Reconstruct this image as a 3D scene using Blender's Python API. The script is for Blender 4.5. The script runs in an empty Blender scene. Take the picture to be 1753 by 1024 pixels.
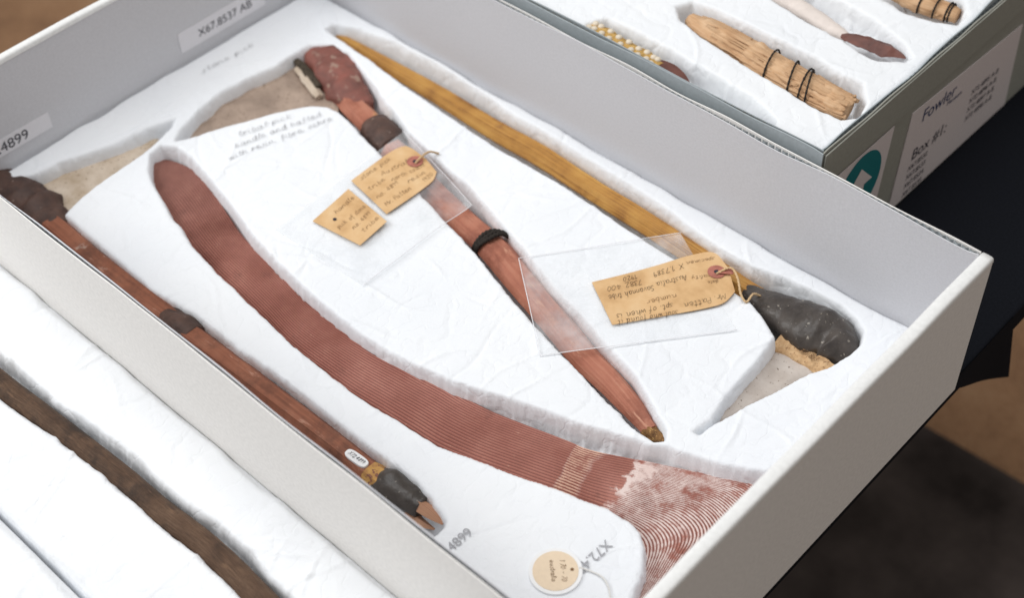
import bpy, math, random
import numpy as np
from mathutils import Vector, Matrix

# ------------------------------------------------------------------ camera, light, exposure
scene = bpy.context.scene
col = scene.collection
cam_data = bpy.data.cameras.new('camera')
cam = bpy.data.objects.new('camera', cam_data)
col.objects.link(cam)
scene.camera = cam
cam.location = (0.27045, -0.77141, 0.76999)
cam.rotation_euler = (0.75053, 0.03306, 0.75047)
cam_data.sensor_width = 36.0
cam_data.lens = 36.0 * 2486.9 / 1753.0
cam_data.clip_start = 0.05
cam_data.clip_end = 50
cam_data.dof.use_dof = True
cam_data.dof.focus_distance = 1.135
cam_data.dof.aperture_fstop = 4.2
cam_data.dof.aperture_blades = 9

world = bpy.data.worlds.new('World')
scene.world = world
world.use_nodes = True
world.node_tree.nodes['Background'].inputs[0].default_value = (1.0, 0.955, 0.905, 1)
world.node_tree.nodes['Background'].inputs[1].default_value = 0.37

def area(name, loc, target, size, power, color):
    l = bpy.data.lights.new(name, 'AREA')
    l.shape = 'RECTANGLE'; l.size = size[0]; l.size_y = size[1]; l.energy = power; l.color = color
    o = bpy.data.objects.new(name, l); col.objects.link(o)
    o.location = loc
    o.rotation_euler = (Vector(target) - Vector(loc)).to_track_quat('-Z', 'Y').to_euler()
    return o
area('window_light', (-1.9, -1.9, 1.9), (-0.35, -0.2, -0.1), (1.6, 1.6), 51, (0.965, 0.985, 1.0))
area('ceiling_light', (-0.40, -0.1, 2.3), (-0.35, -0.2, -0.1), (1.5, 1.5), 30, (0.97, 0.985, 1.0))

scene.view_settings.view_transform = 'Standard'
scene.view_settings.look = 'None'
scene.view_settings.exposure = 0.0
scene.view_settings.gamma = 1.0
scene.view_settings.use_curve_mapping = False

random.seed(4)
rng = np.random.default_rng(7)

# ------------------------------------------------------------------ measured outlines, millimetres in the box's own axes
# origin: outer rim corner of the big box; x along its long side, y across, z up
TR = {
    'cavA': [(-703.7, -44.6), (-651.7, -50.3), (-606.8, -53.2), (-537, -58.6), (-487, -62.4), (-433.7, -63.8), (-378.5, -61.8), (-335.5, -63.7), (-299.6, -66.6), (-264.8, -69.4), (-239.8, -69), (-209.5, -68), (-180.4, -66.5), (-159.1, -67.1), (-140.2, -74.5), (-122.3, -84.8), (-116.9, -120), (-114.3, -161), (-110.4, -184.3), (-112.1, -203), (-106.4, -203.2), (-94.1, -150.8), (-87.5, -129.6), (-79.3, -98.8), (-71.5, -84), (-66.1, -59.9), (-65.7, -46.5), (-72.7, -32), (-84.3, -25.4), (-102.9, -20.3), (-124.6, -22), (-157, -25.6), (-182, -32.2), (-211.7, -33.3), (-252.8, -28.7), (-274.7, -25.5), (-316.7, -22.4), (-357.6, -22.1), (-409.3, -19.3), (-453.3, -19), (-519.2, -13.3), (-585.2, -10.6), (-631.8, -13.5), (-682, -22.2), (-705.2, -33)],
    'cavB': [(-681.1, -254), (-658.3, -201.2), (-642, -164.7), (-625.1, -135.5), (-611.1, -125.7), (-596.2, -124.2), (-570.7, -129.1), (-523.8, -139.6), (-485.8, -146.6), (-451.1, -155.1), (-404.4, -165.5), (-366.9, -175.3), (-331.6, -187.3), (-300.2, -195.9), (-270.2, -203.9), (-246.6, -209), (-219.9, -214.7), (-193.1, -221.2), (-164.6, -226.9), (-143.7, -231.1), (-127.2, -230.4), (-121.3, -223.8), (-127.6, -214.5), (-151.7, -201.8), (-175.4, -191.5), (-201.1, -182.1), (-224.3, -177.8), (-257.2, -168.6), (-285, -162.5), (-322.4, -150.3), (-357, -138.5), (-385.8, -129.9), (-430.4, -116.9), (-464.3, -112.4), (-494.1, -106.5), (-533.3, -96.9), (-581.1, -81.6), (-620, -68.1), (-657, -54.8), (-683.7, -60.3), (-697, -71.7), (-697.5, -94.4), (-696.5, -118), (-703.6, -149.2), (-705.5, -176.8), (-699.8, -210), (-688.9, -241)],
    'cavC': [(-667.4, -293.4), (-648.6, -303.1), (-604.9, -318.5), (-557.8, -329.7), (-517.6, -336.5), (-483.5, -339.1), (-448.4, -343.3), (-406.5, -348), (-370.3, -348.9), (-336, -349), (-305.2, -346.7), (-275.9, -343.6), (-247.3, -340.6), (-223.1, -333.8), (-199.3, -327.1), (-176.5, -319.7), (-154.4, -312), (-131.6, -305.6), (-113.9, -300.1), (-96.3, -298.1), (-83.7, -300.2), (-73.4, -307.5), (-63.6, -321.4), (-56.1, -340), (-49.3, -357.4), (-40.8, -379.9), (1.4, -388.2), (24, -162.3), (-12.7, -152.8), (-48.7, -196.2), (-75.4, -212.1), (-122.5, -228.5), (-153.9, -243), (-183.8, -254.5), (-224.9, -266.4), (-248.2, -275.4), (-285.9, -289), (-324, -296.8), (-372.7, -302.3), (-417.3, -300.4), (-458.3, -296.4), (-493.3, -292.2), (-534.5, -283.6), (-582.1, -270.8), (-622.3, -261.7), (-650.9, -255.9), (-673.7, -256.3), (-686.7, -265.3), (-684.4, -278.5)],
    'cavD': [(-706.5, -232.7), (-717.4, -258.8), (-721.9, -289.2), (-729.1, -317.1), (-739.6, -342.2), (-743.2, -365.4), (-752.8, -384.1), (-760.9, -416), (-772.9, -456.7), (-509.9, -445.7), (-247, -431), (-191.7, -405.1), (-190.9, -391.1), (-193.6, -384.7), (-201.9, -381.2), (-218.5, -376.7), (-234.5, -375.5), (-254.2, -374.4), (-285, -375.5), (-319, -375.7), (-360.2, -375.1), (-394.9, -375.4), (-435, -378.1), (-471.9, -378.5), (-496.9, -378), (-543.6, -384.6), (-586.6, -382.9), (-627.3, -380.9), (-659.3, -379.7), (-676.4, -378.8), (-683.7, -356.1), (-686.9, -328.1), (-689.4, -293.4), (-692.7, -264), (-699.7, -243.6)],
    'shaftA': [(-714.6, -31.6, 1.2), (-683.4, -31.9, 5.3), (-615.6, -32.4, 8.7), (-550.4, -32.4, 10.2), (-478.5, -34.4, 11), (-420.1, -33.3, 11.3), (-353.1, -36.9, 11), (-290.7, -38.7, 11.3), (-229.5, -42.6, 11), (-183.4, -46.2, 10.3), (-161.1, -46.2, 9.7)],
    'headA': [(-179, -45.5, 7.3), (-165.6, -48.9, 9.7), (-142.1, -50.2, 17.3), (-119.4, -51, 21.5), (-101.1, -49.3, 23.7), (-85.8, -50.1, 21.7), (-75, -55.4, 14.5), (-68.4, -61, 3.7)],
    'jointA': [(-123.9, -85.4), (-108.3, -83.2), (-93.5, -82.5), (-76.9, -83.2)],
    'jointB': [(-125, -69.6), (-107.1, -68.9), (-88.7, -67.7), (-73.8, -68.4)],
    'bladeA1': [(-122.2, -62.6), (-125.2, -90.4), (-122.6, -128.9), (-122, -160), (-118.2, -192.8)],
    'bladeA2': [(-70.9, -38.4), (-81.3, -80.4), (-91.4, -121.2), (-103, -158.8), (-114.8, -192.8)],
    'haftB': [(-620.2, -92.4, 12.5), (-604.8, -99, 12.9), (-557.1, -110, 13.2), (-500.7, -126.4, 12.9), (-418.1, -142.6, 12.9), (-370, -151.1, 14.2), (-338.7, -160.2, 14), (-269.3, -180.4, 13.5), (-230.1, -192.4, 12.7), (-196.5, -199.3, 11.6), (-165.6, -207.6, 9.6), (-142.3, -215.3, 6.7)],
    'tipB': [(-145.8, -215.3, 6.8), (-137.8, -216.6, 6.3), (-130.6, -216.2, 4), (-127.2, -215.5, 1.3)],
    'headB': [(-700.2, -65.1, 7), (-690.9, -67.2, 16.4), (-674.7, -70.7, 20.9), (-651.5, -77.7, 22.4), (-630.6, -86, 20.5), (-611.3, -93, 16.4), (-596.6, -98.9, 13.4)],
    'buttB': [(-687.9, -98.6, 3.5), (-674.2, -101.4, 5.2), (-655.7, -107.1, 5.7), (-637.3, -113.6, 3.9)],
    'slitB': [(-701.2, -91.2, 2.3), (-687.3, -94.1, 4.6), (-667.7, -99.1, 5.2), (-646.2, -106.9, 4)],
    'bandB': [(-568.1, -107.2, 14.9), (-557.1, -110, 17.1), (-544.2, -113.2, 16.4), (-531.4, -116.4, 14.2)],
    'cordB': [(-373.3, -149.2, 15.2)],
    'bladeB1': [(-687.6, -51.7), (-710.5, -86.3), (-716.1, -142.5), (-715.1, -198.3), (-700.6, -240.3)],
    'bladeB2': [(-607.2, -117), (-635.2, -129.6), (-659.6, -167.8), (-678.4, -210), (-694.3, -243.8)],
    'haftD': [(-683, -391.7, 13.5), (-664.4, -392.2, 13.4), (-639.1, -393.3, 13.3), (-595.2, -393.5, 13.1), (-552.4, -393.4, 13.3), (-514.5, -393, 13.6), (-472.7, -392.3, 12.9), (-399.5, -390.4, 12.1), (-315, -388.5, 11.2), (-281.2, -388.7, 11.1), (-257.5, -388.6, 10.5)],
    'resinD': [(-263.9, -388.6, 11), (-258.3, -387.9, 12.3), (-247.2, -385.2, 12.2), (-232.6, -384.2, 10.8), (-221.5, -383.5, 8.2)],
    'paintD': [(-273.3, -388.2, 11.2), (-263.9, -388.6, 11.2), (-256.4, -388.4, 11)],
    'tipD': [(-228.2, -386.2, 4.7), (-220.7, -385.1, 5.6), (-209.5, -384.7, 4.7), (-198.2, -385.7, 0.9)],
    'tipD2': [(-230.6, -392.9, 4.8), (-221.7, -391.3, 4.3), (-212.8, -390.3, 3), (-204.8, -388.6, 0.9)],
    'bandD': [(-516.3, -392.8, 13.2), (-506.6, -393, 15.5), (-492.7, -392.9, 15.9), (-482, -392.8, 13.9)],
    'headD': [(-676.1, -390.9, 14.5), (-700.6, -386.4, 21), (-729.1, -389, 23.3), (-763.7, -394.2, 22.5), (-802.5, -400.5, 19.5), (-820, -405, 7.6)],
    'bladeD1': [(-768.4, -366.6), (-748.1, -335.1), (-735.8, -297.3), (-731.7, -252.6), (-725.3, -226.7)],
    'bladeD2': [(-682, -394), (-697, -351.7), (-699.4, -317.4), (-703, -277.7), (-719.8, -228.8)],
    'stickerD': [(-295.7, -390.4), (-274.1, -389.4)],
    'boomL': [(-682.1, -289.1), (-657.5, -302.5), (-614.6, -317), (-567.1, -328.2), (-526.5, -334.9), (-492, -337.5), (-456.5, -341.7), (-414.2, -346.4), (-377.5, -347.2), (-342.8, -347.2), (-311.7, -344.8), (-282.1, -341.6), (-253.2, -338.6), (-227.9, -332.4), (-203.8, -325.6), (-180.8, -318.1), (-158.5, -310.3), (-135.1, -304.1), (-117.5, -299.6), (-101.4, -297.5), (-89.9, -299.4), (-81, -304.8), (-71.6, -317.5), (-64, -336.3), (-57.1, -360.2)],
    'boomR': [(-686.9, -277.3), (-679.2, -264.2), (-639, -258.2), (-583.9, -274.3), (-551.8, -284), (-519.3, -289.3), (-484.6, -293.7), (-441.1, -300.9), (-405.4, -300.3), (-367, -296.5), (-331, -291.5), (-295.5, -287), (-268.2, -284.5), (-243.8, -280.8), (-222.4, -275), (-201.7, -268.9), (-182.9, -263.6), (-164.4, -258.4), (-126.9, -239.1), (-93.2, -221.6), (-52.3, -198.8), (-12.2, -209.9), (7.4, -258.4), (5.1, -322.6), (-3, -394.3)],
    'tag1a': [(-269.6, -137.5), (-242.2, -89.3), (-226.5, -58.2), (-214.5, -44.1), (-195.2, -50)],
    'tag1b': [(-226.1, -162.6), (-197.3, -122), (-180, -96.6), (-173.6, -83.2), (-174.3, -68.2)],
    'tag1h': [(-199.2, -60.7)],
    'str1': [(-197.6, -63.2), (-190.6, -53.4), (-179.7, -58.2), (-168.4, -68.5), (-161.3, -70.1), (-162.5, -59), (-159.9, -51.4)],
    'tag2a': [(-513, -184.5), (-515.1, -140.6), (-512.5, -122.4), (-504.8, -117.9), (-483.4, -119.5)],
    'tag2b': [(-458.4, -193.1), (-457.4, -162.6), (-457.5, -146.5), (-458.5, -135.2), (-463.8, -125.5)],
    'tag2h': [(-488.2, -128.9)],
    'str2': [(-485.6, -131.1), (-485.1, -123.4), (-485.6, -113.2)],
    'tag3a': [(-500.2, -242.1), (-507.6, -193)],
    'tag3b': [(-446.6, -235.5), (-450, -200.4)],
    'slv1': [(-528.8, -105.1), (-411.3, -134.4), (-410.7, -265.5), (-518.3, -269.5)],
    'slv2': [(-334.8, -156.5), (-250.9, -43.2), (-148, -99.9), (-248, -224.9)],
    'round': [(-106.2, -365.2), (-91.9, -352.4)],
    'roundstr': [(-95.6, -351.9), (-86.4, -348.2), (-78.1, -347.1), (-69.6, -350.9), (-59.4, -360.4)],
    't4899': [(-173.3, -399.9), (-174.7, -366.6)],
    'tX72': [(-90.7, -323.6), (-92.4, -359.9)],
    'w1': [(-640.6, -210.3), (-622.8, -159.5)],
    'w2': [(-629.8, -222.7), (-603.5, -138.4)],
    'w3': [(-621, -237.5), (-590.9, -136.5)],
    'w0': [(-740.2, -173.4), (-736.1, -110)],
    'stick': [(-623, -530.1, 10.6), (-558.8, -527.3, 10.3), (-507.5, -523.3, 9.6), (-459.7, -520.1, 9.5), (-412, -517.6, 9.7), (-363.7, -516.6, 9.9), (-320.1, -514, 10.2), (-284.6, -514.1, 10.4), (-257.8, -515.9, 10.7), (-222.6, -518.1, 10.9)],
    'cavS': [(-613.2, -540.7), (-549.5, -537.7), (-498.9, -533.2), (-451.9, -529.8), (-404.9, -527.6), (-357.1, -526.8), (-314, -524.5), (-279.7, -524.8), (-253.6, -526.8), (-218.7, -529.2), (-220.4, -500.7), (-255.5, -500.1), (-283.5, -495.5), (-320.5, -496.8), (-364.1, -501.1), (-413.4, -499.1), (-461.4, -503.2), (-509.3, -507.8), (-562, -507.7), (-625.6, -511.6)],
    'gap': [(-493.8, -599), (-447.7, -598.4), (-420.2, -596.5), (-390.3, -596.7), (-338.5, -598.1), (-288.3, -600)],
    'nrimY': [(-472.5, 6.3), (-155.7, 5.2)],
    'nrimX': [(-154.2, 4.7), (-154.7, 147), (-151.1, 276.8)],
    'ncav1': [(-357.2, 80.1), (-327.3, 72.4), (-285.6, 67.2), (-239.5, 62.1), (-194.7, 56.6), (-173.7, 59.1), (-165.1, 71.4), (-171.6, 91.3), (-186, 111.1), (-234.2, 113.3), (-295, 113.1), (-340.1, 113.9), (-365.8, 109.3), (-373.3, 93.7)],
    'bundle': [(-357.9, 97.6, 6.2), (-336.4, 93.4, 12.4), (-302.7, 91.2, 13.7), (-262, 86.4, 14.5), (-223.5, 83.1, 14.7), (-193.3, 81.8, 13.6), (-181.5, 83, 12.6)],
    'ncav2': [(-411.6, 11.5), (-370, 5.7), (-324.2, 4.8), (-283.8, 8.9), (-241.5, 8.6), (-207, 9.4), (-212, 24.2), (-244.1, 36), (-308, 39.6), (-336.1, 43.2), (-367.8, 42.3), (-407.4, 41.9), (-415.5, 23.8)],
    'bead': [(-417.2, 24.1, 4.1), (-404.2, 24, 8.7), (-375.7, 22, 9.1), (-348.3, 20.6, 9), (-330.9, 19.6, 7.5)],
    'beadtip': [(-345.2, 19.2, 7), (-330.6, 21.1, 10.5), (-314.8, 21.1, 9.4), (-300.9, 19.5, 4.4), (-293.9, 19.3, 1)],
    'ncav3': [(-335.1, 158.6), (-285.9, 152.1), (-234, 147.6), (-214.3, 143), (-192.4, 142.7), (-174.2, 156.2), (-174.5, 167.5), (-192.6, 178.7), (-225.7, 188.8), (-265.7, 194.2), (-294.1, 199.2)],
    'flake': [(-239.8, 157.6, 3), (-232.2, 159.7, 7.1), (-213.4, 162.7, 10.1), (-194.8, 165.7, 7.5), (-180.6, 166.2, 1)],
    'pale': [(-343.2, 180, 8.5), (-292.7, 172.4, 8.9), (-257.3, 166.3, 8.2), (-238.4, 163.6, 5.1)],
    'ncav4': [(-251.1, 218.2), (-212.6, 214.4), (-187, 220.6), (-169.1, 229.1), (-171, 246.5), (-184.1, 263.5), (-217.6, 269.9)],
    'bundle2': [(-262.5, 246.9, 10.6), (-224.1, 244.4, 10.4), (-196.1, 247.5, 9.8), (-180, 249.9, 7.7)],
    'Nlab1': [(33.4, -33.9), (116, -32.4), (109.5, -106.6)],
    'Nteal': [(76.5, -58.1), (69.8, -31.6)],
    'Nlab2': [(143.8, -36), (330.8, -64.1), (340.6, -159.6), (136, -135.9)],
    'Nfow': [(167.8, -51), (234.5, -59.3)],
    'Nbox': [(167.8, -99.3), (215.7, -98.2)],
    'Nnbot': [(170.2, -161.6), (343.5, -161.4)],
    'Ntape': [(60.5, -8), (227.4, -13.4)],
    'Fl1': [(-172.7, -71.7), (-172.6, -94.2), (-67.4, -95.7)],
    'Fl2': [(-323.3, -75.3), (-324, -91.6), (-380.9, -92.4), (-374.7, -74.2)],
}

def T(k): return np.array(TR[k], float) / 1000.0

L, W, H = 0.7775, 0.45, 0.150      # big box
D = -0.106                         # top of its foam
D2 = -0.1087                       # top of the foam in the tray beside it
ZT = -0.152                        # table top
FLOOR = -0.89

# ------------------------------------------------------------------ helpers
def tag(o, label, cat, group=None):
    o['label'] = label; o['category'] = cat
    if group: o['group'] = group
    return o
def empty(name, loc=(0, 0, 0)):
    o = bpy.data.objects.new(name, None); col.objects.link(o); o.location = loc
    o.empty_display_size = 0.02
    return o
def link(name, me, mat, parent=None, smooth=True):
    o = bpy.data.objects.new(name, me); col.objects.link(o)
    if mat: me.materials.append(mat)
    if smooth: me.polygons.foreach_set('use_smooth', [True] * len(me.polygons))
    if parent is not None:
        o.parent = parent
        o.matrix_parent_inverse = Matrix.Translation(-Vector(parent_world(parent)))
    return o
def parent_world(p):
    # part meshes are built in world coordinates, so only an Empty's own place is undone
    return Vector(p.location) if p.type == 'EMPTY' else Vector((0, 0, 0))
def mesh(name, verts, faces, mat, parent=None, smooth=True, uvs=None):
    me = bpy.data.meshes.new(name)
    me.from_pydata([tuple(map(float, v)) for v in verts], [], faces)
    if uvs is not None:
        lay = me.uv_layers.new(name='UVMap')
        idx = np.empty(len(me.loops), int); me.loops.foreach_get('vertex_index', idx)
        lay.data.foreach_set('uv', np.asarray(uvs, float)[idx].ravel())
    me.update()
    return link(name, me, mat, parent, smooth)
def box(name, lo, hi, mat, parent=None, bev=0.0):
    import bmesh
    bm = bmesh.new(); bmesh.ops.create_cube(bm, size=1)
    lo = Vector(lo); hi = Vector(hi)
    for v in bm.verts:
        v.co = Vector(((lo[i] + hi[i]) / 2 + v.co[i] * (hi[i] - lo[i])) for i in range(3))
    if bev: bmesh.ops.bevel(bm, geom=bm.edges[:], offset=bev, segments=3, affect='EDGES', profile=0.6)
    me = bpy.data.meshes.new(name); bm.to_mesh(me); bm.free()
    return link(name, me, mat, parent, smooth=False)
def resample(P, n):
    """smooth curve through P (Catmull-Rom), n points evenly spaced by chord parameter"""
    P = np.asarray(P, float)
    Q = np.vstack([2 * P[0] - P[1], P, 2 * P[-1] - P[-2]])
    t = np.linspace(0, len(P) - 1 - 1e-9, n); i = t.astype(int); f = (t - i)[:, None]
    a, b, c, d = Q[i], Q[i + 1], Q[i + 2], Q[i + 3]
    return 0.5 * (2 * b + (c - a) * f + (2 * a - 5 * b + 4 * c - d) * f ** 2 + (3 * b - a - 3 * c + d) * f ** 3)
def noise2(x, y, seed, freq):
    """smooth value noise"""
    r = np.random.default_rng(seed); n = 64
    g = r.standard_normal((n, n))
    x = x * freq + 1000; y = y * freq + 1000
    i = np.floor(x).astype(int); j = np.floor(y).astype(int); u = x - i; v = y - j
    u = u * u * (3 - 2 * u); v = v * v * (3 - 2 * v)
    i %= n; j %= n; i1 = (i + 1) % n; j1 = (j + 1) % n
    return (g[i, j] * (1 - u) + g[i1, j] * u) * (1 - v) + (g[i, j1] * (1 - u) + g[i1, j1] * u) * v
def sdf(poly, X, Y):
    """distance to the outline, positive inside"""
    P = np.asarray(poly); Qn = np.roll(P, -1, 0)
    best = np.full(X.shape, 1e9); inside = np.zeros(X.shape, bool)
    for (ax, ay), (bx, by) in zip(P, Qn):
        ex, ey = bx - ax, by - ay
        t = np.clip(((X - ax) * ex + (Y - ay) * ey) / (ex * ex + ey * ey + 1e-12), 0, 1)
        best = np.minimum(best, (X - ax - t * ex) ** 2 + (Y - ay - t * ey) ** 2)
        c = ((ay > Y) != (by > Y)) & (X < (bx - ax) * (Y - ay) / (by - ay + 1e-15) + ax)
        inside ^= c
    d = np.sqrt(best)
    return np.where(inside, d, -d)
def foam(name, x0, x1, y0, y1, ztop, zbot, cavs, mat, parent=None, step=0.0014, seed=1, ncrease=40, gather=0.00055):
    """fabric-covered foam slab with carved wells: one height field, skirt down to zbot"""
    nx = int((x1 - x0) / step) + 1; ny = int((y1 - y0) / step) + 1
    xs = np.linspace(x0, x1, nx); ys = np.linspace(y0, y1, ny)
    X, Y = np.meshgrid(xs, ys, indexing='ij')
    Z = np.zeros_like(X)
    # loose cloth: broad sag and fine puckers
    Z += 0.0005 * noise2(X, Y, seed, 14) + 0.00022 * noise2(X, Y, seed + 1, 45)
    r = np.random.default_rng(seed + 5)
    for k in range(ncrease):                      # sharp little creases in the cloth
        cx = r.uniform(x0, x1); cy = r.uniform(y0, y1); a = r.uniform(0, math.pi); ln = r.uniform(0.015, 0.085)
        dx, dy = math.cos(a), math.sin(a)
        u = (X - cx) * dx + (Y - cy) * dy
        bend = r.uniform(-6, 6)
        v = -(X - cx) * dy + (Y - cy) * dx - bend * u * u + 0.002 * np.sin(u * 90 + k)
        amp = r.uniform(0.0006, 0.0016) * r.choice([-1, 1, 1])
        Z += amp * np.exp(-np.abs(v) / 0.0012) * np.clip(1 - (u / ln) ** 2, 0, 1)
    wall = 0.0052
    Zc = np.zeros_like(X)
    for k, (poly, depth) in enumerate(cavs):
        s = sdf(poly, X, Y)
        near = np.exp(-np.abs(s - 0.003) / 0.006)
        g = 1.3 * noise2(X, Y, seed + 20 + k, 38) + 0.9 * noise2(X, Y, seed + 30 + k, 110) * (noise2(X, Y, seed + 60 + k, 16) > 0.1) + 0.4 * noise2(X, Y, seed + 40 + k, 240)
        s = s + gather * g * near
        q = np.clip(s / wall, 0, 1); q = q * q * (3 - 2 * q)
        pk_ = 1 - 2.2 * np.abs(noise2(X, Y, seed + 80 + k, 95)) ; pk2 = 1 - 2.2 * np.abs(noise2(X, Y, seed + 86 + k, 190))
        Z += (0.0034 * np.clip(pk_, -1, 1) + 0.0018 * np.clip(pk2, -1, 1)) * (noise2(X, Y, seed + 84 + k, 30) > -0.3) * np.clip(s / 0.003, 0, 1) * np.clip((0.012 - s) / 0.006, 0, 1)
        lip = 0.0012 * np.exp(-((s + 0.004) / 0.004) ** 2)
        Zc = np.minimum(Zc, -depth * q - 0.0012 * np.clip(1 + s / 0.004, 0, 1) ** 2) + lip * 0.4
    Z += Zc
    e = np.minimum.reduce([X - x0, x1 - X, Y - y0, y1 - Y]) + 0.0012 * noise2(X, Y, seed + 70, 40)
    Z -= 0.006 * np.clip(1 - e / 0.007, 0, 1) ** 2
    Z += ztop
    V = np.stack([X, Y, Z], -1).reshape(-1, 3)
    I = np.arange(nx * ny).reshape(nx, ny)
    F = np.stack([I[:-1, :-1], I[1:, :-1], I[1:, 1:], I[:-1, 1:]], -1).reshape(-1, 4)
    ring = np.concatenate([I[:, 0], I[-1, 1:], I[-2::-1, -1], I[0, -2:0:-1]])
    S = V[ring].copy(); S[:, 2] = zbot
    n0 = len(V); k = len(ring); V = np.vstack([V, S])
    a = np.arange(k); b = (a + 1) % k
    F2 = np.stack([ring[a], n0 + a, n0 + b, ring[b]], -1)
    F = np.vstack([F, F2])
    me = bpy.data.meshes.new(name)
    me.vertices.add(len(V)); me.vertices.foreach_set('co', V.ravel())
    me.loops.add(F.size); me.loops.foreach_set('vertex_index', F.ravel().astype(np.int32))
    me.polygons.add(len(F)); me.polygons.foreach_set('loop_start', np.arange(0, F.size, 4, dtype=np.int32))
    me.update(calc_edges=True)
    return link(name, me, mat, parent)
def loft(name, pts, z, mat, parent=None, n=60, seg=28, squash=0.92, facets=0, rough=0.0, seed=0, zs=None, cap=True, power=2.0):
    """round or faceted shaft through (x, y, radius) stations; u, v of the UV map in metres along and around"""
    P = np.asarray(pts, float)
    zz = np.full((len(P), 1), z) if zs is None else np.asarray(zs, float)[:, None]
    Q = resample(np.hstack([P[:, :2], zz, P[:, 2:3]]), n)
    c = Q[:, :3]; rad = np.maximum(Q[:, 3], 0.0004)
    t = np.gradient(c, axis=0); t /= np.linalg.norm(t, axis=1)[:, None]
    side = np.cross(t, [0, 0, 1]); side /= np.linalg.norm(side, axis=1)[:, None]
    up = np.cross(side, t)
    s = np.concatenate([[0], np.cumsum(np.linalg.norm(np.diff(c, axis=0), axis=1))])
    verts = []; uv = []
    A = np.linspace(0, 2 * math.pi, seg + 1)
    for i in range(n):
        for a in A:
            ca, sa = math.cos(a), math.sin(a)
            rr = (abs(ca) ** power + abs(sa) ** power) ** (-1 / power)
            if facets:
                h = math.pi / facets
                rr *= 0.04 + 0.98 * math.cos(h) / math.cos((a % (2 * h)) - h)
            verts.append(c[i] + rad[i] * rr * (ca * side[i] + sa * up[i] * squash)); uv.append((s[i], a * 0.014))
    V = np.array(verts); uv = np.array(uv)
    if rough:
        ang = np.tile(A, n); ss = np.repeat(s, seg + 1)
        d = noise2(ss, np.cos(ang) * 0.012 + 0.5 * np.sin(ang) * 0.012, seed, 90) + 0.5 * noise2(ss, np.sin(ang) * 0.02, seed + 1, 240)
        cc = np.repeat(c, seg + 1, 0); out = V - cc; V = V + out * (rough * d)[:, None]
        V[np.arange(n) * (seg + 1) + seg] = V[np.arange(n) * (seg + 1)]
    F = []
    m = seg + 1
    for i in range(n - 1):
        for j in range(seg):
            F.append((i * m + j, i * m + j + 1, (i + 1) * m + j + 1, (i + 1) * m + j))
    if cap:
        V = np.vstack([V, c[0], c[-1]]); uv = np.vstack([uv, [[s[0], 0]], [[s[-1], 0]]])
        k = len(V) - 2
        F += [(j + 1, j, k) for j in range(seg)]
        F += [((n - 1) * m + j, (n - 1) * m + j + 1, k + 1) for j in range(seg)]
    return mesh(name, V, F, mat, parent, smooth=not facets, uvs=uv)
def strip(name, A, B, ztop, thick, mat, parent=None, n=60, m=12, crown=None, vmap=None):
    """solid slab between two edge curves; UV = (fraction along, fraction across)"""
    a = resample(A, n); b = resample(B, n)
    u = np.linspace(0, 1, n)[:, None]; v = np.linspace(0, 1, m)[None, :]
    X = a[:, None, 0] * (1 - v) + b[:, None, 0] * v
    Y = a[:, None, 1] * (1 - v) + b[:, None, 1] * v
    U = np.broadcast_to(u, X.shape); Vv = np.broadcast_to(v, X.shape)
    Z = np.full(X.shape, ztop, float)
    if crown is not None: Z = Z + crown(U, Vv, X, Y)
    top = np.stack([X, Y, Z], -1).reshape(-1, 3)
    bot = top.copy(); bot[:, 2] = (top[:, 2] - thick) if crown is None or thick < 0.002 else ztop - thick
    V = np.vstack([top, bot]); N = n * m
    uv = np.stack([U, Vv if vmap is None else vmap(U, Vv, X, Y)], -1).reshape(-1, 2); uv = np.vstack([uv, uv])
    I = np.arange(N).reshape(n, m); F = []
    for i in range(n - 1):
        for j in range(m - 1):
            q = (I[i, j], I[i + 1, j], I[i + 1, j + 1], I[i, j + 1])
            F.append(tuple(int(k) for k in q)); F.append(tuple(int(k) + N for k in q[::-1]))
    ring = list(I[:, 0]) + list(I[-1, 1:]) + list(I[-2::-1, -1]) + list(I[0, -2:0:-1])
    for k in range(len(ring)):
        p, q = int(ring[k]), int(ring[(k + 1) % len(ring)])
        F.append((q, p, p + N, q + N))
    me_o = mesh(name, V, F, mat, parent, uvs=uv)
    me_o.data.polygons.foreach_set('use_smooth', [crown is not None and thick > 0.002] * len(me_o.data.polygons))
    import bmesh
    bm = bmesh.new(); bm.from_mesh(me_o.data); bmesh.ops.recalc_face_normals(bm, faces=bm.faces)
    for e in bm.edges:
        if len(e.link_faces) == 2 and e.calc_face_angle(0) > 0.9: e.smooth = False
    bm.to_mesh(me_o.data); bm.free()
    return me_o
def cord(name, P, r, mat, parent=None, n=60, seg=8, twist=True):
    """thin string through 3-D points"""
    c = resample(P, n)
    t = np.gradient(c, axis=0); t /= np.linalg.norm(t, axis=1)[:, None] + 1e-12
    ref = np.array([0.3, 0.2, 0.93]); side = np.cross(t, ref); side /= np.linalg.norm(side, axis=1)[:, None]; up = np.cross(side, t)
    V = []; F = []
    for i in range(n):
        for j in range(seg):
            a = 2 * math.pi * j / seg + (i * 0.55 if twist else 0)
            rr = r * (1 + (0.22 * math.cos(2 * (a - i * 0.55 * 2)) if twist else 0))
            V.append(c[i] + rr * (math.cos(a) * side[i] + math.sin(a) * up[i]))
    for i in range(n - 1):
        for j in range(seg):
            k = (j + 1) % seg
            F.append((i * seg + j, i * seg + k, (i + 1) * seg + k, (i + 1) * seg + j))
    F.append(tuple(range(seg))[::-1]); F.append(tuple((n - 1) * seg + j for j in range(seg)))
    return mesh(name, V, F, mat, parent)
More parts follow.
